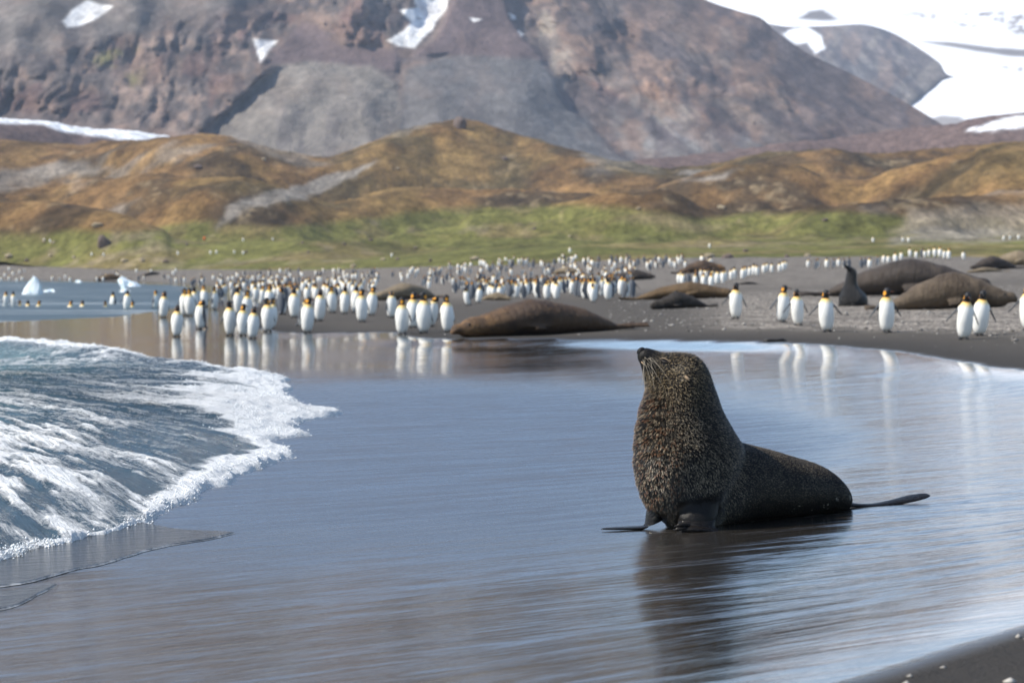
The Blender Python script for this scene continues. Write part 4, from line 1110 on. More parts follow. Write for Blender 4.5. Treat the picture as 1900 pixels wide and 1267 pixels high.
# ------------------------------------------------------------------ the fur seal
def build_fur_seal():
    D0 = 15.85
    def W(x, y, z):
        k = 1 + y / D0
        return np.array([x * k + 0.066 * y, y, z * k])
    r2 = math.sqrt(0.5)
    fv = np.array([-r2, -r2, 0]); lv = np.array([r2, -r2, 0]); up = np.array([0, 0, 1.0])
    parts = []
    # chest and neck, rising from between the fore flippers
    neck = [(0.02, .13, .13, .18, .17), (0.10, .115, .115, .27, .225), (0.20, .105, .105, .335, .265), (0.34, .110, .100, .392, .300), (0.50, .110, .095, .415, .305), (0.63, .080, .085, .370, .275),
            (0.76, .058, .075, .308, .237), (0.86, .054, .070, .268, .212), (0.95, .050, .066, .232, .190), (1.03, .058, .064, .190, .160), (1.10, .064, .062, .130, .120), (1.145, .066, .062, .06, .06)]
    parts.append(loft(resample([(W(x, y, z), fv * a, lv * b) for z, x, y, a, b in neck], 4), 36))
    # trunk
    tr = [(-.06, .28, .22, .20), (.10, .285, .285, .27), (.30, .285, .285, .295), (.50, .262, .262, .300), (.70, .238, .238, .298), (.92, .208, .206, .288), (1.12, .180, .176, .258), (1.27, .140, .134, .205), (1.38, .095, .085, .135), (1.45, .06, .04, .06)]
    st = []
    for t, zc, hh, hw in tr:
        st.append((W(.1 + r2 * t, .1 + r2 * t, zc), lv * hw, up * hh))
    parts.append(loft(resample(st, 4), 36))
    # head: skull and muzzle lifted to the left
    hd = np.array([-0.80, 0.0, 0.60]); hp = np.array([0.60, 0.0, 0.80])
    def H(x, z, rv, rw, y=0.03):
        return (np.array([x, y, z]), hp * rv, np.array([0, 1.0, 0]) * rw)
    parts.append(loft(resample([H(.13, .955, .10, .10, .05), H(.085, .99, .150, .138, .05), H(.03, 1.025, .152, .140, .04), H(-.03, 1.055, .130, .122, .03), H(-.075, 1.078, .100, .098, .025), H(-.115, 1.102, .078, .078, .02), H(-.150, 1.124, .068, .066, .018), H(-.182, 1.144, .060, .058, .016), H(-.206, 1.160, .046, .046, .015), H(-.220, 1.168, .026, .028, .015), H(-.226, 1.172, .008, .010, .015)], 4), 28))
    # jaw and throat
    def J(x, z, rx, rw, y=0.03):
        return (np.array([x, y, z]), np.array([rx, 0, rx * 0.25]), np.array([0, rw, 0]))
    parts.append(loft(resample([J(-.06, .84, .105, .12), J(-.085, .92, .085, .10), J(-.118, 1.0, .065, .072), J(-.145, 1.055, .056, .060, .02), J(-.172, 1.098, .044, .048, .016), J(-.196, 1.118, .022, .028, .016)], 4), 20))
    # whisker pad swelling
    parts.append(loft([((-.150, -.022, 1.108), (.030, 0, .02), (0, .02, .028)), ((-.178, -.020, 1.118), (.022, 0, .02), (0, .02, .026)), ((-.192, -.012, 1.126), (.008, 0, .01), (0, .01, .012))], 12))
    parts.append(loft(resample([((.22, .0, .36), (.15, .05, 0), (-.04, .13, 0.02)), ((.190, -.060, .26), (.150, .04, 0), (-.03, .12, 0.02)), ((.165, -.115, .170), (.132, .02, 0), (-.02, .100, 0.02)), ((.152, -.155, .105), (.130, .01, 0), (0, .088, 0.02)), ((.145, -.175, .060), (.10, .0, 0), (0, .06, 0.02))], 4), 20))
    parts.append(loft(resample([((.03, .085, .32), (.14, 0, 0), (0, .13, 0)), ((-.045, .065, .21), (.105, 0, .01), (0, .105, 0)), ((-.085, .052, .14), (.072, 0, .012), (0, .08, 0)), ((-.095, .045, .10), (.05, 0, .012), (0, .06, 0))], 4), 18))
    V, F = union_mesh(parts, 0.0115, 10, 0.5)
    # brow and stop; lumps of wet clumped fur on the chest; rolls on the flank
    n = fbm(V[:, 0] * 22 + V[:, 1] * 9, V[:, 2] * 22 + V[:, 1] * 5, 3, 301)
    cen = np.stack([np.interp(V[:, 2], [0, .5, 1.1], [.12, .11, .06]), np.full(len(V), .09), V[:, 2]], -1)
    out = V - cen; out[:, 2] *= 0.2; ln = np.linalg.norm(out, axis=1, keepdims=True) + 1e-6; out /= ln
    chest = sstep(0.0, 0.25, -(V[:, 0] - 0.03) - 0.15 * (V[:, 1] - 0.1)) * sstep(.08, .2, V[:, 2]) * (1 - sstep(.88, .98, V[:, 2]))
    V = V + out * (0.010 * n * chest)[:, None]
    V[:, 2] = np.maximum(V[:, 2], -0.01)
    BF = F
    skin, nt, p = mk('fur_seal_skin')
    c = attr(nt, 'Col').outputs['Color']
    nt.links.new(c, p.inputs['Base Color'])
    p.inputs['Roughness'].default_value = 0.42; p.inputs['Specular IOR Level'].default_value = 0.18
    tc = N(nt, 'ShaderNodeTexCoord').outputs['Object']
    nt.links.new(bump(nt, noise_t(nt, tc, 60, 4, 0.7), 0.6, 0.006), p.inputs['Normal'])
    wet_skin, nt, p = mk('wet_flipper_skin')
    tc = N(nt, 'ShaderNodeTexCoord').outputs['Object']
    nn = noise_t(nt, tc, 14, 5, 0.65)
    nt.links.new(mixrgb(nt, nn, (0.005, 0.0045, 0.0045), (0.012, 0.010, 0.0095)), p.inputs['Base Color'])
    nt.links.new(maprange(nt, nn, 0.3, 0.7, 0.20, 0.5), p.inputs['Roughness']); p.inputs['Specular IOR Level'].default_value = 0.08
    p.inputs['Coat Weight'].default_value = 0.35; p.inputs['Coat Roughness'].default_value = 0.12; p.inputs['Coat IOR'].default_value = 1.33
    nt.links.new(bump(nt, noise_t(nt, mapping(nt, tc, (0, 0, 0.4), (1, 4, 2)), 22, 5, 0.6), 1.0, 0.016), p.inputs['Normal'])
    Cb = np.zeros((len(V), 3)) + np.array([0.007, 0.006, 0.0055])
    seal = mesh_obj('fur_seal', V, BF, skin, cols=Cb)
    tag(seal, 'dark grizzled bull fur seal sitting upright on wet sand with its nose raised', 'seal')
    # flippers -------------------------------------------------
    def flip(name, rows, vox=0.006, extra=None):
        ps = [loft(resample(rows, 4), 20)] + (extra or [])
        v, f = union_mesh(ps, vox, 5, 0.5)
        return mesh_obj(name, v, f, wet_skin, seal)
    # near fore flipper: thick wrist, blade folded back along the sand
    flip('fore_flipper', [((.155, -.150, .130), (.08, .01, 0), (0, .05, 0.02)), ((.150, -.162, .095), (.122, .01, 0), (0, .085, 0.02)), ((.142, -.182, .058), (.124, .0, 0), (0, .078, 0.02)), ((.138, -.195, .022), (.130, .0, 0), (0, .070, .008)), ((.138, -.198, -.004), (.115, 0, 0), (0, .06, 0))],
         extra=[loft(resample([((.045, -.215, .030), (0, .060, 0), (0.01, 0, .028)), ((.12, -.225, .030), (0, .066, 0), (0, 0, .028)), ((.21, -.22, .024), (0, .060, 0), (0, 0, .022)), ((.285, -.20, .012), (0, .035, 0), (0, 0, .012))], 3), 14)])
    # folds of skin over the wrist
    for zz, x0, x1 in ((.050, -.005, .105), (.026, -.012, .125)):
        v, f = tube([(x0 + (x1 - x0) * t, -.215 - .055 * math.sin(math.pi * (0.25 + 0.6 * t)), zz + .012 * math.sin(math.pi * t)) for t in np.linspace(0, 1, 9)], [.010 * math.sin(math.pi * (0.12 + 0.76 * t)) + .003 for t in np.linspace(0, 1, 9)], 10)
        mesh_obj('skin_fold', v, f, wet_skin, seal)
    # far fore flipper: wrist column and blade splayed out flat on the sand
    flip('fore_flipper', [((-.060, .056, .170), (.04, 0, .01), (0, .05, 0)), ((-.085, .052, .145), (.076, 0, .01), (0, .086, 0)), ((-.100, .048, .110), (.074, 0, .012), (0, .085, 0)), ((-.118, .035, .055), (.064, 0, .014), (0, .075, 0)), ((-.150, .020, .026), (.052, 0, .024), (0, .066, 0.0)), ((-.200, .012, .014), (.010, 0, .014), (.0, .064, 0)), ((-.290, .000, .012), (.004, 0, .011), (0, .060, 0)), ((-.380, -.012, .011), (.002, 0, .009), (0, .046, 0)), ((-.450, -.022, .010), (.002, 0, .006), (0, .022, 0)), ((-.475, -.026, .008), (.001, 0, .003), (0, .006, 0))], vox=0.005)
    # hind flippers trailing behind the rump
    a = W(1.06, 1.03, .07)
    flip('hind_flipper', [((1.16, 1.06, .075), (0, .07, 0), (0, 0, .055)), ((1.32, 1.16, .052), (0, .045, 0), (0, 0, .020)), ((1.48, 1.25, .040), (0, .036, 0.004), (0, 0, .011)), ((1.62, 1.33, .046), (0, .052, .010), (0, -.004, .014)), ((1.78, 1.40, .070), (0, .060, .018), (0, -.005, .013)), ((1.90, 1.44, .088), (0, .045, .016), (0, -.003, .009)), ((1.945, 1.45, .090), (0, .012, .004), (0, -.002, .004))], vox=0.006)
    flip('hind_flipper', [((1.06, 1.12, .07), (0, .06, 0), (0, 0, .045)), ((1.20, 1.30, .04), (.03, .05, 0), (0, 0, .022)), ((1.34, 1.42, .026), (.03, .05, 0), (0, 0, .014)), ((1.46, 1.52, .018), (.02, .03, 0), (0, 0, .008))], vox=0.006)
    # surface picker -------------------------------------------
    bvh = BVHTree.FromPolygons([tuple(q) for q in V], BF)
    def hit(x, z, side=-1):
        r = bvh.ray_cast(Vector((x - 0.066 * 0 , side * 3.0, z + (0.33 if side < 0 else -0.33) * 0)), Vector((0, -side, 0)))
        return np.array(r[0]), np.array(r[1])
    BARE = []
    # eye, lid, ear --------------------------------------------
    for side in (-1, 1):
        pt, nm = hit(-.058, 1.112, side)
        tx = np.array([-.78, 0, .30]) if False else np.array([.80, 0, -.42]); tx = tx - nm * tx.dot(nm); tx /= np.linalg.norm(tx)
        tz = np.cross(nm, tx); tz = tz if tz[2] > 0 else -tz
        BARE.append((pt, .024))
        def arc(off, w, r0, lift, nseg=9):
            P = [pt + tx * t * w + tz * (off * (1 - t * t)) + nm * lift for t in np.linspace(-1, 1, nseg)]
            return tube(P, [r0 * (1 - 0.6 * abs(t)) for t in np.linspace(-1, 1, nseg)], 8)
        e = loft([(pt - nm * .004 + tx * t * .022, tz * (.0105 * math.sqrt(max(0, 1 - t * t)) + .001), nm * (.008 * math.sqrt(max(0, 1 - t * t)) + .001)) for t in np.linspace(-1, 1, 9)], 12)
        mesh_obj('eye', e[0], e[1], eye_mat, seal)
        lv_, lf_ = arc(.0130, .036, .0062, .007)
        eo = mesh_obj('eyelid', lv_, lf_, lid_mat, seal)
        lv_, lf_ = arc(-.009, .030, .0050, .006)
        mesh_obj('eyelid', lv_, lf_, lid_mat2, seal)
        pt, nm = hit(.072, 1.012, side)
        BARE.append((pt, .016)); BARE.append((pt + np.array([.015, 0, -.028]), .014))
        dn = np.array([.42, 0, -.75]); dn = dn / np.linalg.norm(dn) + nm * 0.35
        P = [pt - dn * .004 - nm * .006, pt + dn * .010 + nm * .007, pt + dn * .024 + nm * .012, pt + dn * .036 + nm * .012, pt + dn * .042 + nm * .011]
        v, f = tube(P, [.011, .0115, .010, .006, .002], 9)
        mesh_obj('ear', v, f, ear_mat, seal)
    # nose pad with nostrils
    v, f = loft(resample([((-.198, .014, 1.166), hp * .032, np.array([0, .034, 0])), ((-.214, .014, 1.176), hp * .030, np.array([0, .032, 0])), ((-.226, .014, 1.181), hp * .020, np.array([0, .023, 0])), ((-.231, .014, 1.183), hp * .007, np.array([0, .009, 0]))], 4), 16)
    nose = mesh_obj('nose', v, f, wet_skin, seal)
    for s in (-1, 1):
        v, f = tube([(-.224, .014 + s * .006, 1.188), (-.2265, .014 + s * .014, 1.176), (-.219, .014 + s * .022, 1.165)], [.0025, .004, .002], 7)
        mesh_obj('nostril', v, f, eye_mat, nose)
    # mouth line
    P = []
    for x, z in ((-.204, 1.118), (-.190, 1.104), (-.170, 1.090), (-.148, 1.074), (-.124, 1.058)):
        h_ = bvh.ray_cast(Vector((x, -3, z)), Vector((0, 1, 0)))
        if h_[0] is not None: P.append(np.array(h_[0]) + np.array(h_[1]) * 0.002)
    if len(P) > 2:
        v, f = tube(P, [.0045] * len(P), 7); mesh_obj('mouth', v, f, eye_mat, seal)
        v, f = tube([q + np.array([-.004, -.004, -.012]) for q in P[:3]], [.004, .005, .002], 7); mesh_obj('lower_lip', v, f, ear_mat, seal)
    # whiskers
    wr = random.Random(5)
    for k in range(19):
        side = -1 if k < 13 else 1
        bx, bz = wr.uniform(-.198, -.150), wr.uniform(1.092, 1.140)
        h_ = bvh.ray_cast(Vector((bx, side * 3, bz)), Vector((0, -side, 0)))
        if h_[0] is None: continue
        p0 = np.array(h_[0]); L_ = wr.uniform(.09, .19) if k % 4 else wr.uniform(.22, .32)
        dr = np.array([wr.uniform(-.25, .55), side * wr.uniform(.35, .9), wr.uniform(-.5, -.1)]); dr /= np.linalg.norm(dr)
        P = [p0 + dr * L_ * t + np.array([0, 0, -0.55 * L_ * t * t]) for t in np.linspace(0, 1, 9)]
        v, f = tube(P, [.0011 * (1 - 0.7 * t) for t in np.linspace(0, 1, 9)], 4)
        mesh_obj('whisker', v, f, whisker_mat, seal)
    # fur --------------------------------------------------------
    me = seal.data; me.calc_loop_triangles()
    tri = np.empty(len(me.loop_triangles) * 3, np.int32); me.loop_triangles.foreach_get('vertices', tri); tri = tri.reshape(-1, 3)
    A, B_, C_ = V[tri[:, 0]], V[tri[:, 1]], V[tri[:, 2]]
    fn = np.cross(B_ - A, C_ - A); ar = np.linalg.norm(fn, axis=1) / 2
    vn = np.empty(len(V) * 3, np.float32); me.vertices.foreach_get('normal', vn); vn = vn.reshape(-1, 3)
    n = 330000
    ti = rng.choice(len(tri), n, p=ar / ar.sum())
    u, w = rng.random(n), rng.random(n); fl = u + w > 1; u[fl] = 1 - u[fl]; w[fl] = 1 - w[fl]
    P = A[ti] * (1 - u - w)[:, None] + B_[ti] * u[:, None] + C_[ti] * w[:, None]
    nm = vn[tri[ti, 0]] * (1 - u - w)[:, None] + vn[tri[ti, 1]] * u[:, None] + vn[tri[ti, 2]] * w[:, None]
    nm /= np.linalg.norm(nm, axis=1, keepdims=True) + 1e-9
    muzzle = sstep(.105, .150, -P[:, 0]) * sstep(1.03, 1.07, P[:, 2])
    face = sstep(.0, .09, -P[:, 0]) * sstep(.98, 1.05, P[:, 2])
    arm0 = sstep(-.03, .03, P[:, 0]) * (1 - sstep(.29, .34, P[:, 0])) * sstep(-.02, -.07, P[:, 1] + .02 * noise2(P[:, 0] * 20, P[:, 2] * 20, 5)) * (1 - sstep(.17, .24, P[:, 2] + .03 * noise2(P[:, 0] * 15, P[:, 2] * 15, 6)))
    arm1 = (1 - sstep(-.05, -.02, P[:, 0])) * (1 - sstep(.13, .17, P[:, 2]))
    keep = (P[:, 2] > 0.004) & (rng.random(n) > muzzle * 0.9) & (rng.random(n) > np.maximum(arm0, arm1) * 1.02)
    for cpt, rad in BARE:
        keep &= np.linalg.norm(P - cpt, axis=1) > rad * (0.85 + 0.3 * rng.random(n))
    P, nm, muzzle, face = P[keep], nm[keep], muzzle[keep], face[keep]; n = len(P)
    # lie of the coat: down the neck, back along the trunk
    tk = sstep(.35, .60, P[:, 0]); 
    fd = np.array([0.25, 0.25, -0.93])[None] * (1 - tk[:, None]) + np.array([.70, .62, -.38])[None] * tk[:, None]
    hf = sstep(.93, 1.03, P[:, 2])[:, None]
    fd = fd * (1 - hf) + np.array([.80, .12, -.55])[None] * hf
    fd = fd + rng.normal(0, 0.30, (n, 3))
    fd = fd - nm * np.sum(fd * nm, 1, keepdims=True); fd /= np.linalg.norm(fd, axis=1, keepdims=True) + 1e-9
    ch = sstep(0.02, 0.22, -(P[:, 0] - 0.02) - 0.25 * (P[:, 1] - 0.1)) * sstep(.05, .15, P[:, 2]) * (1 - sstep(.86, .97, P[:, 2]))
    ch = np.maximum(ch, 0.8 * sstep(0.10, 0.0, P[:, 0]) * sstep(0.08, 0.14, P[:, 2]) * (1 - sstep(.55, .75, P[:, 2])))
    lift = 0.50 + 0.35 * rng.random(n)
    Ln = np.where(tk > 0.5, 0.013, 0.020) * (1 - 0.62 * face) * (1 - 0.6 * muzzle) * rng.uniform(0.6, 1.35, n) * (1 + 0.45 * ch)
    d = fd * np.cos(lift)[:, None] + nm * np.sin(lift)[:, None]
    tip = P + d * Ln[:, None]
    # wet locks: tips drawn together
    def clump(tip, cell, amt, seed):
        idx = np.nonzero(amt > 0.08)[0]
        rnd = rng.random(n)
        if len(idx) == 0: return tip, rnd
        area_share = ar.sum() * len(idx) / n
        k = max(50, int(area_share / (cell * cell)))
        seeds = rng.choice(idx, min(k, len(idx)), replace=False)
        kd = KDTree(len(seeds))
        for j, i in enumerate(seeds): kd.insert(P[i], j)
        kd.balance()
        inv = np.array([kd.find(P[i])[1] for i in idx])
        cnt = np.bincount(inv, minlength=len(seeds)) + 1e-9
        cen = np.stack([np.bincount(inv, tip[idx][:, q], len(seeds)) / cnt for q in range(3)], -1)
        sr = rng.random(len(seeds))
        tip = tip.copy(); tip[idx] += (cen[inv] - tip[idx]) * amt[idx][:, None]
        rnd[idx] = sr[inv]
        return tip, rnd
    tip, rc = clump(tip, 0.0115, 0.66 * ch, 310)
    tip, rc2 = clump(tip, 0.0065, 0.50 * (1 - ch), 320)
    tip = tip + nm * (0.006 * ch * (rc - 0.2))[:, None]
    tip[:, 2] = np.maximum(tip[:, 2], 0.003)
    dv = tip - P
    wv = np.cross(dv, nm); wv /= np.linalg.norm(wv, axis=1, keepdims=True) + 1e-9
    wd = rng.uniform(0.0007, 0.0016, n)
    mid = P + dv * 0.55 + nm * (Ln * 0.08)[:, None]
    VV = np.stack([P - wv * wd[:, None], P + wv * wd[:, None], mid + wv * (wd * .75)[:, None], mid - wv * (wd * .75)[:, None], tip], 1).reshape(-1, 3)
    i5 = np.arange(n) * 5
    T = np.stack([np.stack([i5, i5 + 1, i5 + 2], -1), np.stack([i5, i5 + 2, i5 + 3], -1), np.stack([i5 + 3, i5 + 2, i5 + 4], -1)], 1).reshape(-1, 3)
    # grizzled colour: dark roots, some pale tips; rusty wet locks on the chest
    pale = 0.55 * rng.random(n) + 0.45 * rc2
    nz = fbm(P[:, 0] * 6 + P[:, 1] * 3, P[:, 2] * 6, 3, 330)
    ylw = sstep(.70, .95, P[:, 2]) * (1 - sstep(.16, .30, P[:, 0])) 
    tipc = np.zeros((n, 3)) + np.array([0.018, 0.015, 0.012])
    pt = np.where((pale > 0.66 - 0.14 * nz)[:, None], np.array([0.58, 0.48, 0.34]) * rng.uniform(.5, 1.25, (n, 1)), tipc)
    pt = np.where(((pale > 0.58) & (rng.random(n) < ylw * 0.75))[:, None], np.array([0.58, 0.44, 0.25]) * rng.uniform(.5, 1.2, (n, 1)), pt)
    cc = np.where((rc > 0.82)[:, None], np.array([0.24, 0.125, 0.070]), np.where((rc + 0.4 * pale > 0.80)[:, None], np.array([0.42, 0.335, 0.23]), np.array([0.018, 0.015, 0.012]))) * rng.uniform(.3, 1.35, (n, 1))
    pt = pt * ((1 - 0.58 * tk) * (1 - 0.6 * sstep(.05, .12, -P[:, 0]) * sstep(1.02, 1.06, P[:, 2])))[:, None]  # darker snout; trunk browner, with body shade painted into the tips
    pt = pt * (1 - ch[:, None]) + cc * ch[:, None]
    low = 1 - sstep(.04, .22, P[:, 2] - 0.03 * tk)  # darker low down, flank shade painted into the tips
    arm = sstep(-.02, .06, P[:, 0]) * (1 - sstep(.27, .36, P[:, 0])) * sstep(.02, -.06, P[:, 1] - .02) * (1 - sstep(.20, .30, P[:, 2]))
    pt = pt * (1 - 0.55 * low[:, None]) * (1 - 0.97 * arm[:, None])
    # pale scars low on the flank and shed feathers on the back
    rs = random.Random(11)
    for k in range(15):
        t = rs.uniform(.62, 1.27); ax = W(.1 + r2 * t, .1 + r2 * t, 0)
        h_ = bvh.ray_cast(Vector((ax[0] + .24, ax[1] - 3, rs.uniform(.07, .13) + 0.03 * (t > 1.0))), Vector((0, 1, 0)))
        if h_[0] is None: continue
        a0 = np.array(h_[0]); b0 = a0 + np.array([rs.uniform(.01, .03), 0.02, -rs.uniform(.025, .055)])
        ab = b0 - a0; tt = np.clip(((P - a0) @ ab) / (ab @ ab), 0, 1)
        dd = np.linalg.norm(P - a0 - tt[:, None] * ab, axis=1)
        pt = np.where((dd < 0.0055)[:, None], np.array([0.60, 0.55, 0.46]), pt)
    for t, o_ in ((.62, .0), (.86, .02), (1.0, -.01), (1.06, .03), (1.12, .05)):
        ax = W(.1 + r2 * t, .1 + r2 * t, 0)
        h_ = bvh.ray_cast(Vector((ax[0] + o_, ax[1] - o_ - .03, 2)), Vector((0, 0, -1)))
        if h_[0] is None: continue
        a0 = np.array(h_[0]); ab = np.array([.028, .0, -.008]); tt = np.clip(((P - a0) @ ab) / (ab @ ab), 0, 1)
        pt = np.where((np.linalg.norm(P - a0 - tt[:, None] * ab, axis=1) < 0.005)[:, None], np.array([0.62, 0.58, 0.50]), pt)
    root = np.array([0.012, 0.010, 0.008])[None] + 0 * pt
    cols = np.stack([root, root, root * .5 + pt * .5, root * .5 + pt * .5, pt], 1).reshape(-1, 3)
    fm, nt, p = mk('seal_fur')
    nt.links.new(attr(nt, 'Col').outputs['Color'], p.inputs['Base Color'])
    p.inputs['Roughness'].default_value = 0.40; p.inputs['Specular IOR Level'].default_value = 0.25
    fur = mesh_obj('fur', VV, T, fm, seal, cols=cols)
    fur['kind'] = 'stuff'
    return seal, (V, BF, wet_skin)

lid_mat = mat_plain('eyelid_pale', (0.20, 0.145, 0.095), 0.6, 0.3, 60, 0.4)
lid_mat2 = mat_plain('eyelid_dark', (0.045, 0.035, 0.028), 0.6, 0.3, 60, 0.4)
ear_mat = mat_plain('ear_skin', (0.28, 0.20, 0.125), 0.55, 0.3, 50, 0.35)
whisker_mat = mat_plain('whisker', (0.30, 0.26, 0.20), 0.4, 0.5)
SEAL, SEAL_GEO = build_fur_seal()
sx, sy, sz = pix(1248, 981)
SEAL_SCALE = sy / 15.85
SEAL.location = (sx, sy, sz - 0.006)
SEAL.scale = (SEAL_SCALE,) * 3
cam_d.dof.focus_distance = sy + 0.05
# ------------------------------------------------------------------ seals on the beach
brown_es = mat_seal('brown_seal_coat', (0.038, 0.025, 0.018), (0.085, 0.054, 0.034), (0.128, 0.076, 0.041), head=(0.21, 0.115, 0.048))
taupe_es = mat_seal('taupe_seal_coat', (0.054, 0.039, 0.027), (0.108, 0.081, 0.056), (0.137, 0.104, 0.072))
grey_es = mat_seal('grey_seal_coat', (0.034, 0.027, 0.023), (0.055, 0.043, 0.035), (0.065, 0.051, 0.040))
dark_es = mat_seal('dark_seal_coat', (0.018, 0.015, 0.013), (0.036, 0.029, 0.024), (0.120, 0.105, 0.090))
tan_es = mat_seal('tan_seal_coat', (0.145, 0.111, 0.072), (0.204, 0.162, 0.106), (0.255, 0.204, 0.136))
ochre_es = mat_seal('ochre_seal_coat', (0.071, 0.045, 0.022), (0.105, 0.068, 0.034), (0.143, 0.090, 0.045))

def eseal_px(key, px_head, px_tail, foot, turn, mat, name, label, cat='seal', group=None, tall=1.0, flip=False, length=None, tail_right=True):
    """place a seal by its head and tail columns; turn = degrees its tail swings away from the camera"""
    xc = (px_head + px_tail) / 2
    x, y, z = pix(xc, foot)
    lat = abs(px_tail - px_head) / FPX * y
    L_ = length or lat / math.cos(math.radians(turn))
    hd = turn if px_tail > px_head else 180 - turn
    return put_eseal(key, x, y + 0.12 * L_ * 0.5, hd, L_, mat, name, label, cat, group, tall, flip)

es = eseal_px('cow', 846, 1168, 621, 24, brown_es, 'elephant_seal', 'brown elephant seal stretched out along the edge of the wet sand', tall=0.72)
eseal_px('bull', 1880, 1634, 573, 10, taupe_es, 'elephant_seal', 'huge brown elephant seal with a sunlit flank lying on gravel', tall=0.86, flip=True)
eseal_px('bull', 1828, 1520, 548, 12, grey_es, 'elephant_seal', 'huge grey brown elephant seal lying behind the sunlit one', tall=0.66, flip=True)
eseal_px('pup', 1204, 1322, 572, 12, dark_es, 'elephant_seal', 'small dark blotched seal lying with one flipper raised', tall=0.92)
eseal_px('cow', 1366, 1172, 554, 15, ochre_es, 'elephant_seal', 'ochre brown seal lying behind the small dark seal', tall=0.62)
eseal_px('cow', 700, 812, 556, 48, tan_es, 'elephant_seal', 'pale tan seal lying behind the walking penguins', tall=0.72)
eseal_px('cow', 948, 890, 557, 30, tan_es, 'elephant_seal', 'small pale cream seal lying beyond the brown elephant seal back', tall=0.9)
eseal_px('cow', 1215, 1130, 520, 10, grey_es, 'elephant_seal', 'dark grey seal lying among the crowd of penguins', tall=0.9)
eseal_px('cow', 1345, 1255, 506, 10, brown_es, 'elephant_seal', 'brown seal lying at the foot of the green meadow behind the penguin line', tall=1.0)
eseal_px('bull', 1800, 1895, 500, 20, grey_es, 'elephant_seal', 'dark seal lying by the meadow beyond the two huge seals', tall=0.8)
eseal_px('cow', 1932, 1838, 493, 30, tan_es, 'elephant_seal', 'tan seal resting against the dark seal by the meadow', tall=1.0)
eseal_px('cow', 1795, 1868, 505, 10, tan_es, 'elephant_seal', 'flat pale seal lying in front of the dark seal by the meadow', tall=0.5)
eseal_px('cow', 176, 238, 520, 10, ochre_es, 'elephant_seal', 'ochre seal lying on the far shore between the ice and the penguins', tall=0.75)
eseal_px('cow', 262, 300, 512, 20, grey_es, 'elephant_seal', 'small grey seal lying on the far shore above the floating ice', tall=0.8)
eseal_px('cow', 1080, 1020, 508, 25, tan_es, 'elephant_seal', 'small tan seal lying in the middle of the penguin crowd', tall=0.8)
eseal_px('cow', 1368, 1412, 528, 10, dark_es, 'elephant_seal', 'thin dark seal lying on the sand below the line of white penguins', tall=0.5)

# dark wet fur seal sitting by the two big seals
def sitting_seal():
    x, y, z = pix(1580, 568)
    V, F, wm = SEAL_GEO
    P = []
    st = [((0.06, 0, 0.0), .36, .36), ((0.07, 0, 0.12), .43, .42), ((0.06, 0, 0.28), .43, .41), ((0.03, 0, 0.42), .36, .34), ((-.02, 0, 0.55), .265, .25), ((-.03, 0, 0.68), .20, .19), ((-.02, 0, 0.85), .172, .165), ((0.0, 0, 1.00), .162, .155), ((.01, 0, 1.10), .14, .135), ((0.01, 0, 1.17), .09, .09), ((.0, 0, 1.20), .03, .04)]
    P.append(loft(resample([(c, (a, 0, 0), (0, b, 0)) for c, a, b in st], 4), 28))
    P.append(loft(resample([((.03, 0, 1.10), (.06, 0, -.10), (0, .13, 0)), ((-.06, 0, 1.14), (.05, 0, .08), (0, .10, 0)), ((-.15, -.01, 1.19), (.035, 0, .060), (0, .07, 0)), ((-.25, -.01, 1.25), (.03, 0, .045), (0, .055, 0)), ((-.31, -.01, 1.285), (.012, 0, .02), (0, .025, 0))], 4), 18))
    for s in (-1, 1):
        P.append(loft(resample([((-.08, s * .22, .30), (.10, 0, 0), (0, .07, 0)), ((-.14, s * .27, .12), (.085, 0, 0), (0, .05, 0)), ((-.20, s * .30, .03), (.09, 0, 0), (0, .06, .01)), ((-.36, s * .34, .015), (.01, 0, .02), (0, .07, 0)), ((-.48, s * .36, .01), (.004, 0, .01), (0, .03, 0))], 3), 14))
    P.append(loft(resample([((.34, -.05, .10), (0, .14, 0), (0, 0, .09)), ((.52, -.10, .05), (0, .11, 0), (0, 0, .04)), ((.66, -.14, .03), (0, .08, 0), (0, 0, .02))], 3), 12))
    v, f = union_mesh(P, 0.02, 6, 0.5)
    o = mesh_obj('fur_seal', v, f, wet_coat)
    o.location = (x, y, z - 0.02); o.rotation_euler = (0, 0, math.radians(35)); o.scale = (0.98, 0.98, 0.94)
    tag(o, 'wet black fur seal sitting upright beside the two huge elephant seals', 'seal')
wet_coat = mat_seal('wet_black_coat', (0.006, 0.006, 0.007), (0.012, 0.011, 0.011), (0.030, 0.022, 0.017), 0.36, 0.3)
sitting_seal()

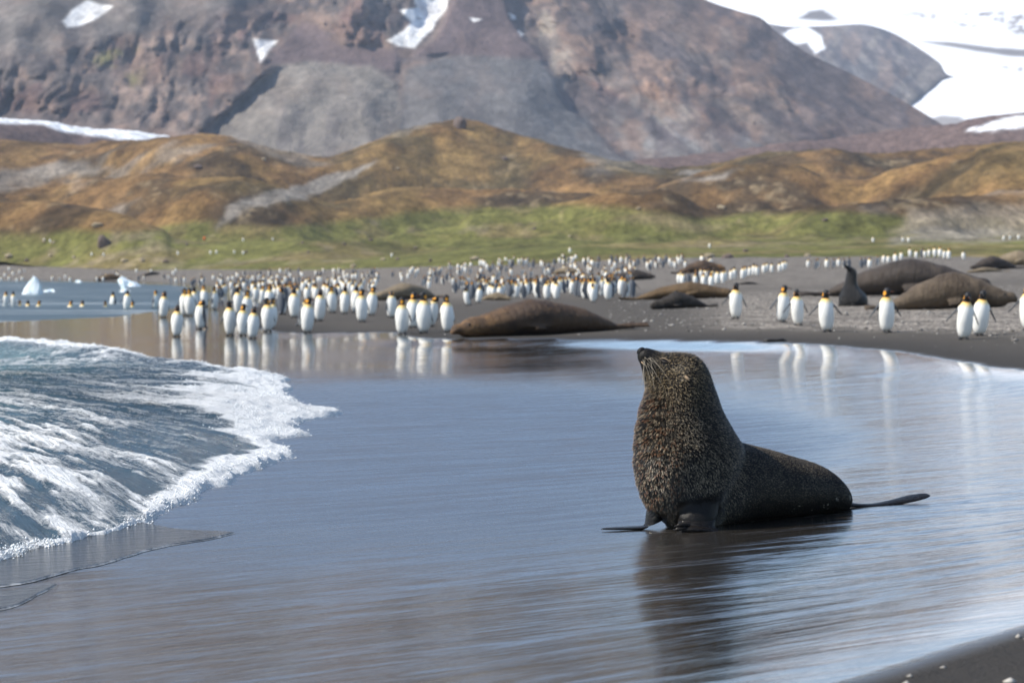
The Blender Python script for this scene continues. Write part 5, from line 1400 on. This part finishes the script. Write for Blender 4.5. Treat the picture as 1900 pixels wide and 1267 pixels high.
# ------------------------------------------------------------------ penguins one can tell apart
NEAR = [  # px, foot row, height px, heading, pose, label, group
 (1365, 592, 71, -4, 'walk', 'king penguin walking alone between the small dark seal and the sitting fur seal', None),
 (1453, 598, 72, 28, 'walkR', 'king penguin looking sideways, half behind its partner by the sitting fur seal', None),
 (1481, 604, 71, 2, 'walk', 'king penguin with head straight on, leading a pair by the sitting fur seal', None),
 (1535, 616, 82, 8, 'wide', 'king penguin with flippers spread wide in front of the sitting fur seal', None),
 (1646, 617, 86, 14, 'walkR', 'king penguin walking before the tail of the sunlit elephant seal', None),
 (1788, 630, 92, 0, 'walk', 'front king penguin of the pair before the sunlit elephant seal head', None),
 (1817, 623, 88, 14, 'walk', 'rear king penguin of the pair before the sunlit elephant seal head', None),
 (1908, 612, 88, -8, 'wide', 'king penguin with one flipper held out beside the gravel past the elephant seal head', None),
 (747, 621, 72, 22, 'lookR', 'king penguin looking at its taller neighbour at the waterline', None),
 (786, 619, 80, 6, 'lookL', 'tall king penguin standing next to the brown elephant seal group of three', None),
 (766, 609, 70, 14, 'lookR', 'king penguin peering out between two others near the brown elephant seal', None),
 (831, 617, 73, 6, 'lookL', 'king penguin standing just before the nose of the brown elephant seal', None),
 (800, 606, 64, 60, 'bow', 'king penguin bowing its head behind the tall one near the elephant seal', None),
 (727, 590, 56, 40, 'preen', 'dark backed king penguin bending over before the pale tan seal', None),
 (672, 598, 66, 14, 'lookR', 'king penguin with bright ear patch standing before the tan seal', None),
 (689, 586, 62, 20, 'lookR', 'king penguin close behind the one with the bright ear patch', None),
 (659, 580, 58, -10, 'front', 'king penguin partly hidden at the left of the tan seal', None),
 (639, 583, 64, 8, 'front', 'white fronted king penguin on the dark sand left of the tan seal', None),
 (617, 581, 58, 30, 'lookR', 'king penguin standing in the shade of its bigger neighbour', None),
 (593, 596, 66, 14, 'walk', 'king penguin with a white tail tuft walking on dark sand', None),
 (570, 618, 70, 16, 'lookR', 'slim king penguin at the waterline with its reflection in the wet sand', None),
 (561, 606, 60, 65, 'bow', 'king penguin bowing behind the slim one at the waterline', None),
 (546, 590, 62, -10, 'front', 'king penguin standing upright on the dark sand before the dense crowd', None),
 (328, 625, 62, 8, 'front', 'king penguin standing alone on the wet sand in front of a close pair', None),
 (303, 590, 52, 12, 'front', 'king penguin standing in thin water at the end of the sand spit', None),
 (342, 587, 56, -6, 'lookL', 'king penguin of a close pair on wet sand, head turned towards the sea', None),
 (353, 587, 58, 8, 'lookR', 'king penguin of a close pair on wet sand, head turned towards the crowd', None),
 (372, 611, 62, -62, 'preen', 'king penguin twisting its head round to preen its dark back', None),
 (427, 623, 68, 2, 'front', 'upright king penguin at the side of a close trio on the wet sand', None),
 (451, 623, 62, 10, 'lookR', 'middle king penguin of a close trio on the wet sand', None),
 (469, 628, 62, 6, 'front', 'king penguin standing foremost of a close trio on the wet sand', None),
 (497, 616, 66, 4, 'lookL', 'king penguin looking away from the close trio on the wet sand', None),
 (504, 610, 60, 60, 'lookR', 'king penguin standing right behind the one that looks away from the trio', None),
 (443, 584, 56, 6, 'front', 'king penguin standing behind the close trio with its chest in full sun', None),
 (458, 592, 56, 30, 'lookR', 'king penguin with an orange cheek half hidden behind the trio', None),
 (500, 574, 54, 12, 'lookR', 'king penguin at the front of the dense crowd behind the trio', None),
 (524, 584, 56, 150, 'lookL', 'dark backed king penguin turned away before the dense crowd', None),
 (288, 573, 36, 70, 'front', 'dark king penguin wading at the end of the sand spit', None),
 (235, 577, 41, 14, 'walk', 'lone white king penguin walking out of the shallow sea', None),
 (10, 572, 33, 30, 'front', 'king penguin standing in the sea by the floating ice', 'penguins standing in the sea by the ice'),
 (26, 572, 33, 20, 'front', 'king penguin standing in the sea by the floating ice', 'penguins standing in the sea by the ice'),
 (398, 575, 46, 75, 'lookR', 'dark sided king penguin standing sideways at the water edge', None),
 (361, 578, 50, 20, 'front', 'king penguin showing only its chest behind the preening one', None),
 (380, 570, 46, -30, 'lookL', 'king penguin standing in shallow water behind the preening one', None),
 (1016, 556, 38, 4, 'lookL', 'white chested king penguin standing out before the crowd behind the brown seal', None),
 (1101, 561, 37, 4, 'front', 'white chested king penguin at the tail end of the brown elephant seal', None),
 (868, 567, 38, -50, 'bow', 'hunched white king penguin preening beside the small cream seal', None),
 (888, 562, 36, 30, 'lookR', 'king penguin with an orange ear behind the brown elephant seal head', None),
 (916, 556, 32, 10, 'front', 'king penguin standing behind the small cream seal, facing straight ahead', None),
 (928, 556, 32, 10, 'lookR', 'king penguin standing behind the small cream seal, looking sideways', None),
 (1662, 489, 28, -14, 'lookL', 'king penguin with a flipper out standing over the grey elephant seal back', None),
 (1735, 478, 26, 8, 'front', 'king penguin of the pair above the grey elephant seal, facing straight ahead', None),
 (1744, 478, 26, 8, 'lookR', 'king penguin of the pair above the grey elephant seal, looking sideways', None),
 (1760, 482, 24, 12, 'lookR', 'king penguin standing apart above the head of the grey elephant seal', None),
 (1689, 478, 20, -8, 'front', 'round white king penguin above the middle of the grey elephant seal', None),
 (1613, 498, 22, 10, 'front', 'king penguin standing just behind the sitting fur seal head', None),
]
for px, fy, hp_, hd, key, lab, grp in NEAR:
    x, y, z = pix(px, fy)
    size = hp_ / FPX * y
    size = float(np.clip(size, 0.74, 1.02))
    if random.random() < 0.5 and key + '2' in PEN: key += '2'
    az = math.degrees(math.atan2(-x, y))
    put_penguin(x, y, z - 0.004, hd + az + random.uniform(-8, 8), key, size, lab, grp, parts=True, roll=random.uniform(-4, 4))

# line of white penguins marching up the slope, and rows along the crest
def crowd_pen(px, fy, hd, label, group, sizes=(0.80, 0.95), roll=3):
    x, y, z = pix(px, fy)
    key = random.choices(['lowA', 'lowB', 'lowC', 'lowD', 'lowE', 'lowF', 'lowG'], [3, 3, 3, 1, 2, 1, 2])[0]
    az = math.degrees(math.atan2(-x, y))
    put_penguin(x, y, z - 0.004, hd + az, key, random.uniform(*sizes), label, group, parts=False, roll=random.uniform(-roll, roll))
rr = random.Random(21)
for k in range(17):
    t = k / 16
    crowd_pen(1322 + 138 * t + rr.uniform(-4, 4), 533 - 32 * t ** 0.8 + rr.uniform(-2, 2), rr.uniform(-25, 25), 'white fronted king penguin marching in the line up the sandy slope', 'line of penguins marching up the slope')
for px, fy in [(1499, 498), (1514, 499), (1517, 497), (1534, 498), (1547, 497), (1556, 496), (1566, 498), (1628, 492), (1640, 490), (1575, 497), (1598, 498), (1605, 494), (1648, 488), (1672, 484), (1700, 480), (1710, 479), (1716, 478), (1724, 478), (1752, 480), (1788, 482)]:
    crowd_pen(px, fy + rr.uniform(-1, 1), rr.choice([0, 20, -20, 120, 180, -150]), 'king penguin standing in the row along the crest behind the grey elephant seal', 'row of penguins along the crest')
for px, fy in [(2, 523), (17, 522), (17, 503), (41, 522), (31, 524), (110, 522), (130, 524), (121, 518), (97, 521), (9, 515), (24, 512), (36, 508), (45, 506)]:
    crowd_pen(px, fy, rr.uniform(-60, 60), 'king penguin standing on the far shore beyond the floating ice', 'penguins on the far shore beyond the ice')
for px, fy, hd in [(210, 566, -70), (245, 572, 30), (72, 572, 40), (36, 572, 90), (52, 572, -60), (131, 572, 10), (153, 571, -40), (195, 572, 90)]:
    x, y, z = pix(px, fy)
    put_penguin(x, y, -0.62 if px != 210 else -0.30, hd, 'lowB', 0.95, 'king penguin swimming with only head and shoulders above the shallow sea', 'penguins swimming in the shallows', parts=False)

# the crowd
def in_poly(px, py, poly):
    return sdf_poly(np.array([px]), np.array([py]), poly)[0] > 0
crowd = []
dens = [  # polygon, count, heading spread, share facing the camera
 ([(395, 560), (400, 540), (470, 528), (560, 524), (700, 524), (700, 545), (640, 556), (560, 566), (460, 566)], 112, 35, 0.60, 'king penguin packed in the dense crowd by the water', 'dense crowd of penguins by the water'),
 ([(340, 534), (360, 518), (470, 508), (600, 506), (700, 508), (720, 520), (560, 524), (420, 530)], 80, 60, 0.55, 'small distant king penguin of the crowd beyond the bay', 'distant crowd of penguins beyond the bay'),
 ([(760, 526), (840, 505), (960, 500), (1060, 505), (1180, 510), (1180, 530), (1130, 545), (980, 548), (860, 548), (800, 540)], 120, 70, 0.40, 'king penguin of the crowd standing beyond the brown elephant seal', 'crowd of penguins beyond the brown elephant seal'),
 ([(840, 546), (980, 545), (1100, 545), (1175, 540), (1172, 558), (1050, 558), (960, 556), (850, 556)], 56, 90, 0.35, 'king penguin of the front rows of the crowd behind the brown elephant seal', 'front rows of the crowd behind the brown seal'),
 ([(960, 500), (980, 482), (1100, 482), (1250, 484), (1330, 488), (1320, 498), (1230, 500), (1180, 512), (1060, 505)], 80, 80, 0.5, 'tiny king penguin of the crowd at the foot of the meadow', 'crowd of penguins at the foot of the meadow'),
 ([(700, 522), (760, 505), (860, 496), (980, 484), (960, 500), (840, 506), (780, 524)], 42, 60, 0.6, 'small king penguin of the loose crowd above the tan seal', 'loose crowd of penguins above the tan seal'),
 ([(1255, 530), (1265, 520), (1330, 515), (1340, 530), (1330, 536)], 16, 80, 0.5, 'king penguin at the lower end of the marching line', 'penguins at the lower end of the marching line'),
 ([(150, 522), (240, 505), (340, 505), (345, 528), (262, 528)], 24, 60, 0.6, 'king penguin of the thin crowd on the far shore', 'thin crowd of penguins on the far shore'),
]
taken = list(PEN_PLACED)
for poly, cnt, spread, share, lab, grp in dens:
    P_ = np.array(poly); x0, y0 = P_.min(0); x1, y1 = P_.max(0)
    k = 0; tries = 0
    while k < cnt and tries < cnt * 40:
        tries += 1
        a, b = rr.uniform(x0, x1), rr.uniform(y0, y1)
        if not in_poly(a, b, poly): continue
        x, y, z = pix(a, b)
        if z < 0.02: continue
        if any((x - p) ** 2 + (y - q) ** 2 < 0.20 for p, q in taken): continue
        taken.append((x, y))
        hd = rr.gauss(0, spread * 0.6) if rr.random() < share else rr.uniform(90, 270)
        crowd.append((y, x, z, hd, lab, grp)); k += 1
crowd.sort()
room = 276 - len(PEN_PLACED)
rest = crowd[room:]
for y, x, z, hd, lab, grp in crowd[:room]:
    key = rr.choices(['lowA', 'lowB', 'lowC', 'lowD', 'lowE', 'lowF', 'lowG'], [3, 3, 3, 1, 2, 1, 2])[0]
    put_penguin(x, y, z - 0.004, hd + math.degrees(math.atan2(-x, y)), key, rr.uniform(0.80, 0.95), lab, grp, parts=False, roll=rr.uniform(-3, 3))
if rest:
    VV = []; FF = []; CC = []; off = 0
    base = PEN['tiny']
    for y, x, z, hd, lab, grp in rest:
        m = PEN[rr.choice(['tiny', 'tinyB'])]
        a = math.radians(hd + math.degrees(math.atan2(-x, y))); c, s = math.cos(a), math.sin(a); sc = rr.uniform(0.80, 0.95) / 0.86
        v = m['V'] * sc
        VV.append(np.stack([v[:, 0] * c - v[:, 1] * s + x, v[:, 0] * s + v[:, 1] * c + y, v[:, 2] + z], -1))
        FF += [tuple(i + off for i in f) for f in m['F']]; CC.append(m['C']); off += len(v)
    o = mesh_obj('penguin_crowd', np.vstack(VV), FF, pen_mat, cols=np.vstack(CC))
    tag(o, 'farthest specks of the penguin crowd at the foot of the meadow', 'penguins', kind='stuff')

# ------------------------------------------------------------------ floating ice
ice_m, nt, p = mk('berg_ice')
tc = N(nt, 'ShaderNodeTexCoord').outputs['Object']
nt.links.new(mixrgb(nt, noise_t(nt, tc, 3.0, 5), (0.62, 0.74, 0.78), (0.84, 0.88, 0.90)), p.inputs['Base Color'])
p.inputs['Roughness'].default_value = 0.35
p.inputs['Subsurface Weight'].default_value = 0.25; p.inputs['Subsurface Radius'].default_value = (0.2, 0.35, 0.45); p.inputs['Subsurface Scale'].default_value = 0.3
nt.links.new(bump(nt, noise_t(nt, tc, 5, 6, 0.65), 1.0, 0.06), p.inputs['Normal'])
def rock_mesh(seed, sub=3, rough=0.35, flat=0.6):
    bm = bmesh.new(); bmesh.ops.create_icosphere(bm, subdivisions=sub, radius=1.0)
    v = np.array([q.co[:] for q in bm.verts]); f = [tuple(q.index for q in fc.verts) for fc in bm.faces]; bm.free()
    d = 1 + rough * (fbm(v[:, 0] * 1.3 + v[:, 2] * 0.7 + seed, v[:, 1] * 1.3 - v[:, 2] * 0.9, 3, seed) + 0.5 * fbm(v[:, 0] * 3 + v[:, 2] + seed, v[:, 1] * 3 - v[:, 2] * 2, 2, seed + 3))
    # cut facets
    r = np.random.default_rng(seed)
    v = v * d[:, None]
    for k in range(7):
        nrm = r.normal(0, 1, 3); nrm /= np.linalg.norm(nrm); lim = r.uniform(0.62, 0.9)
        ex = np.maximum(v @ nrm - lim, 0); v = v - ex[:, None] * nrm * 0.85
    v[:, 2] *= flat
    return v, f
def put_ice(px, py, w, h, seed, label, lean=0.0):
    x, y, z = at_dist(px, py, 1.66 * FPX / (py - HOR))
    v, f = rock_mesh(seed, 3, 0.9, 1.0)
    wm = w / FPX * y / 2; hm = h / FPX * y
    v[:, 0] += lean * np.maximum(v[:, 2], 0)
    taper = 1 - 0.28 * np.clip(v[:, 2], 0, 1)
    v[:, 0] *= taper; v[:, 1] *= taper
    top = v[:, 2].max()
    v = v * np.array([wm / np.abs(v[:, 0]).max(), wm * 0.8, hm / top])
    o = mesh_obj('ice_floe', v, f, ice_m, smooth=False)
    o.location = (x, y, 0.0)
    tag(o, label, 'ice')
put_ice(61, 545, 46, 34, 401, 'tall pale chunk of glacier ice floating in the bay', 0.35)
put_ice(93, 541, 24, 6, 402, 'low slab of ice floating next to the tall ice chunk')
put_ice(240, 531, 46, 19, 407, 'white wedge of ice stranded by the far penguins', -0.25)
put_ice(230, 541, 26, 13, 404, 'rounded white ice lump behind the lone wading penguin')
put_ice(146, 524, 16, 5, 405, 'small white scrap of ice against the far shore')

# ------------------------------------------------------------------ boulders and stones
rock_m = mat_plain('boulder_stone', (0.125, 0.095, 0.082), 0.9, 0.2, 2.5, 0.45, 0.08)
pale_m = mat_plain('pale_stone', (0.30, 0.245, 0.165), 0.9, 0.2, 2.5, 0.35, 0.06)
def put_rock(px, py, w, h, seed, mat, label, group=None, on_hill=True):
    x, y, z = hill_at(px, py) if on_hill else pix(px, py)
    v, f = rock_mesh(seed, 2, 0.4, 1.0)
    wm = w / FPX * y / 2; hm = h / FPX * y
    v = v * np.array([wm / np.abs(v[:, 0]).max(), wm * 0.9, hm / (1.6 * v[:, 2].max())])
    o = mesh_obj('boulder', v, f, mat, smooth=False)
    o.location = (x, y, z + hm * 0.25)
    tag(o, label, 'boulder', group)
put_rock(190, 458, 29, 24, 501, rock_m, 'big brown boulder standing alone on the green meadow')
put_rock(852, 240, 26, 24, 502, rock_m, 'dark rock knob crowning the brown hill')
put_rock(1348, 482, 26, 12, 503, rock_m, 'dark boulder at the meadow edge above the marching penguins')
for i, (px, py, w, h, pale) in enumerate([(15, 483, 16, 9, 1), (50, 486, 10, 7, 0), (92, 480, 8, 6, 1), (137, 481, 9, 6, 1), (233, 487, 16, 8, 1), (265, 490, 11, 9, 1), (310, 489, 14, 6, 0), (655, 497, 12, 8, 1), (712, 484, 12, 6, 1), (740, 482, 9, 5, 0), (882, 483, 20, 9, 1), (800, 486, 8, 6, 0), (930, 488, 10, 5, 1),
                                         (1318, 478, 22, 9, 1), (1380, 468, 12, 6, 0), (1498, 478, 14, 8, 1), (1460, 479, 10, 6, 0), (100, 452, 9, 5, 1), (85, 453, 8, 5, 1), (560, 452, 8, 4, 0), (640, 455, 8, 5, 0), (690, 448, 9, 5, 0), (455, 470, 7, 5, 0), (347, 456, 7, 5, 0), (1185, 393, 10, 6, 1), (1340, 392, 16, 7, 1), (1530, 414, 12, 6, 0), (370, 318, 18, 8, 0), (990, 428, 8, 5, 0), (1060, 440, 9, 4, 1), (575, 470, 7, 4, 0), (770, 462, 8, 4, 0), (180, 424, 26, 9, 1), (490, 300, 10, 6, 1), (736, 322, 9, 5, 1), (935, 300, 10, 6, 0)]):
    put_rock(px, py, w, h, 510 + i, pale_m if pale else rock_m, 'pale tan stone lying at the meadow edge' if pale else 'dark stone lying at the meadow edge',
             'pale stones of the meadow' if pale else 'dark stones of the meadow')
# a patch of orange on the meadow
x, y, z = hill_at(380, 446)
v, f = rock_mesh(590, 2, 0.25, 1.0)
o = mesh_obj('marker', v * np.array([0.25, 0.25, 0.42]), f, mat_plain('orange_cloth', (0.75, 0.16, 0.03), 0.7, 0.3, 8, 0.2))
o.location = (x, y, z + 0.35)
tag(o, 'small bright orange marker standing on the green meadow', 'marker')
# far-off white birds resting on the grass
for px, py in [(85, 452), (93, 455), (172, 476), (194, 477), (330, 476), (390, 474), (400, 474), (436, 473), (450, 473), (508, 448), (449, 449), (1318, 462), (1620, 452), (1672, 450), (1686, 451), (1875, 446), (1890, 445), (1862, 447), (725, 478), (1060, 470)]:
    x, y, z = hill_at(px, py)
    m = PEN['lowA']
    o = bpy.data.objects.new('king_penguin', PEN['tinyobj']['body']); COL.objects.link(o)
    o.location = (x, y, z); o.rotation_euler = (0, 0, rr.uniform(-0.8, 0.8)); 
    tag(o, 'tiny white fronted penguin standing out on the green meadow', 'penguin', 'penguins scattered over the meadow')

# pebbles strewn over the sand
def pebbles():
    n = 5200
    ov = np.array([(1, 0, 0), (-1, 0, 0), (0, 1, 0), (0, -1, 0), (0, 0, 1), (0, 0, -1)], float)
    of = np.array([(0, 2, 4), (2, 1, 4), (1, 3, 4), (3, 0, 4), (2, 0, 5), (1, 2, 5), (3, 1, 5), (0, 3, 5)])
    y = np.concatenate([rng.uniform(38, 100, n - 1200), rng.uniform(30, 60, 1140), rng.uniform(7.6, 10.2, 60)])
    x = np.concatenate([rng.uniform(0.04, 0.30, n - 1200) * y[:n - 1200], rng.uniform(-0.06, 0.28, 1140) * y[n - 1200:n - 60], rng.uniform(0.8, 2.5, 60)])
    sd = sdf_poly(x, y, DRY_POLY); ok = sd > np.where(y < 12, 0.03, 0.25)
    keep = ok & ((rng.random(n) < sstep(1.5, 5.0, sd + 1.2 * fbm(x * .6, y * .3, 3, 600)) * 0.9 + 0.05) | (y < 12))
    x, y = x[keep], y[keep]; n = len(x)
    s = rng.uniform(0.012, 0.036, n) * np.where(rng.random(n) < 0.06, 2.0, 1); s = np.where(y < 12, rng.uniform(0.010, 0.024, n), s)
    z = ground(x, y)
    V = (np.stack([x, y, z + s * 0.2], -1)[:, None] + ov[None] * np.array([1, 1, 0.6]) * s[:, None, None] * rng.uniform(0.6, 1.3, (n, 6, 1))).reshape(-1, 3)
    F = (of[None] + 6 * np.arange(n)[:, None, None]).reshape(-1, 3)
    t = rng.random(n)
    C = np.where(((t > 0.55) | (y < 12))[:, None], np.array([0.36, 0.34, 0.31]), np.array([0.14, 0.13, 0.12])) * rng.uniform(.6, 1.2, (n, 1))
    o = mesh_obj('pebbles', V, F, mat_vcol('pebble_stone', 0.8, 0, 0, 0.3), cols=np.repeat(C, 6, 0))
    tag(o, 'grey and white pebbles strewn over the dark sand', 'pebbles', kind='stuff')
pebbles()
# a scrap of kelp at the water's edge
x, y, z = pix(1437, 634)
v, f = tube([(-.22, 0, .02), (-.08, .02, .035), (.05, -.01, .03), (.16, .03, .045), (.24, .02, .02)], [.012, .03, .02, .03, .008], 8)
o = mesh_obj('kelp', v, f, mat_plain('kelp_brown', (0.015, 0.012, 0.008), 0.4, 0.4, 20, 0.3)); o.location = (x, y, z - 0.005)
tag(o, 'small dark scrap of kelp at the edge of the wet sand', 'kelp')

# ------------------------------------------------------------------ haze
hz, nt, p = mk('air_haze')
nt.nodes.remove(p)
vol = N(nt, 'ShaderNodeVolumePrincipled')
vol.inputs['Color'].default_value = (0.62, 0.76, 1.0, 1)
vol.inputs['Density'].default_value = HAZE
vol.inputs['Anisotropy'].default_value = 0.0
nt.links.new(vol.outputs[0], [n for n in nt.nodes if n.type == 'OUTPUT_MATERIAL'][0].inputs['Volume'])
bm = bmesh.new(); bmesh.ops.create_cube(bm, size=1.0)
me = bpy.data.meshes.new('haze'); bm.to_mesh(me); bm.free(); me.materials.append(hz)
o = bpy.data.objects.new('haze', me); COL.objects.link(o)
o.scale = (6400, 7400, 760); o.location = (0, 3500, 355)
tag(o, 'thin blue air haze over the bay and mountain', 'haze', kind='stuff')
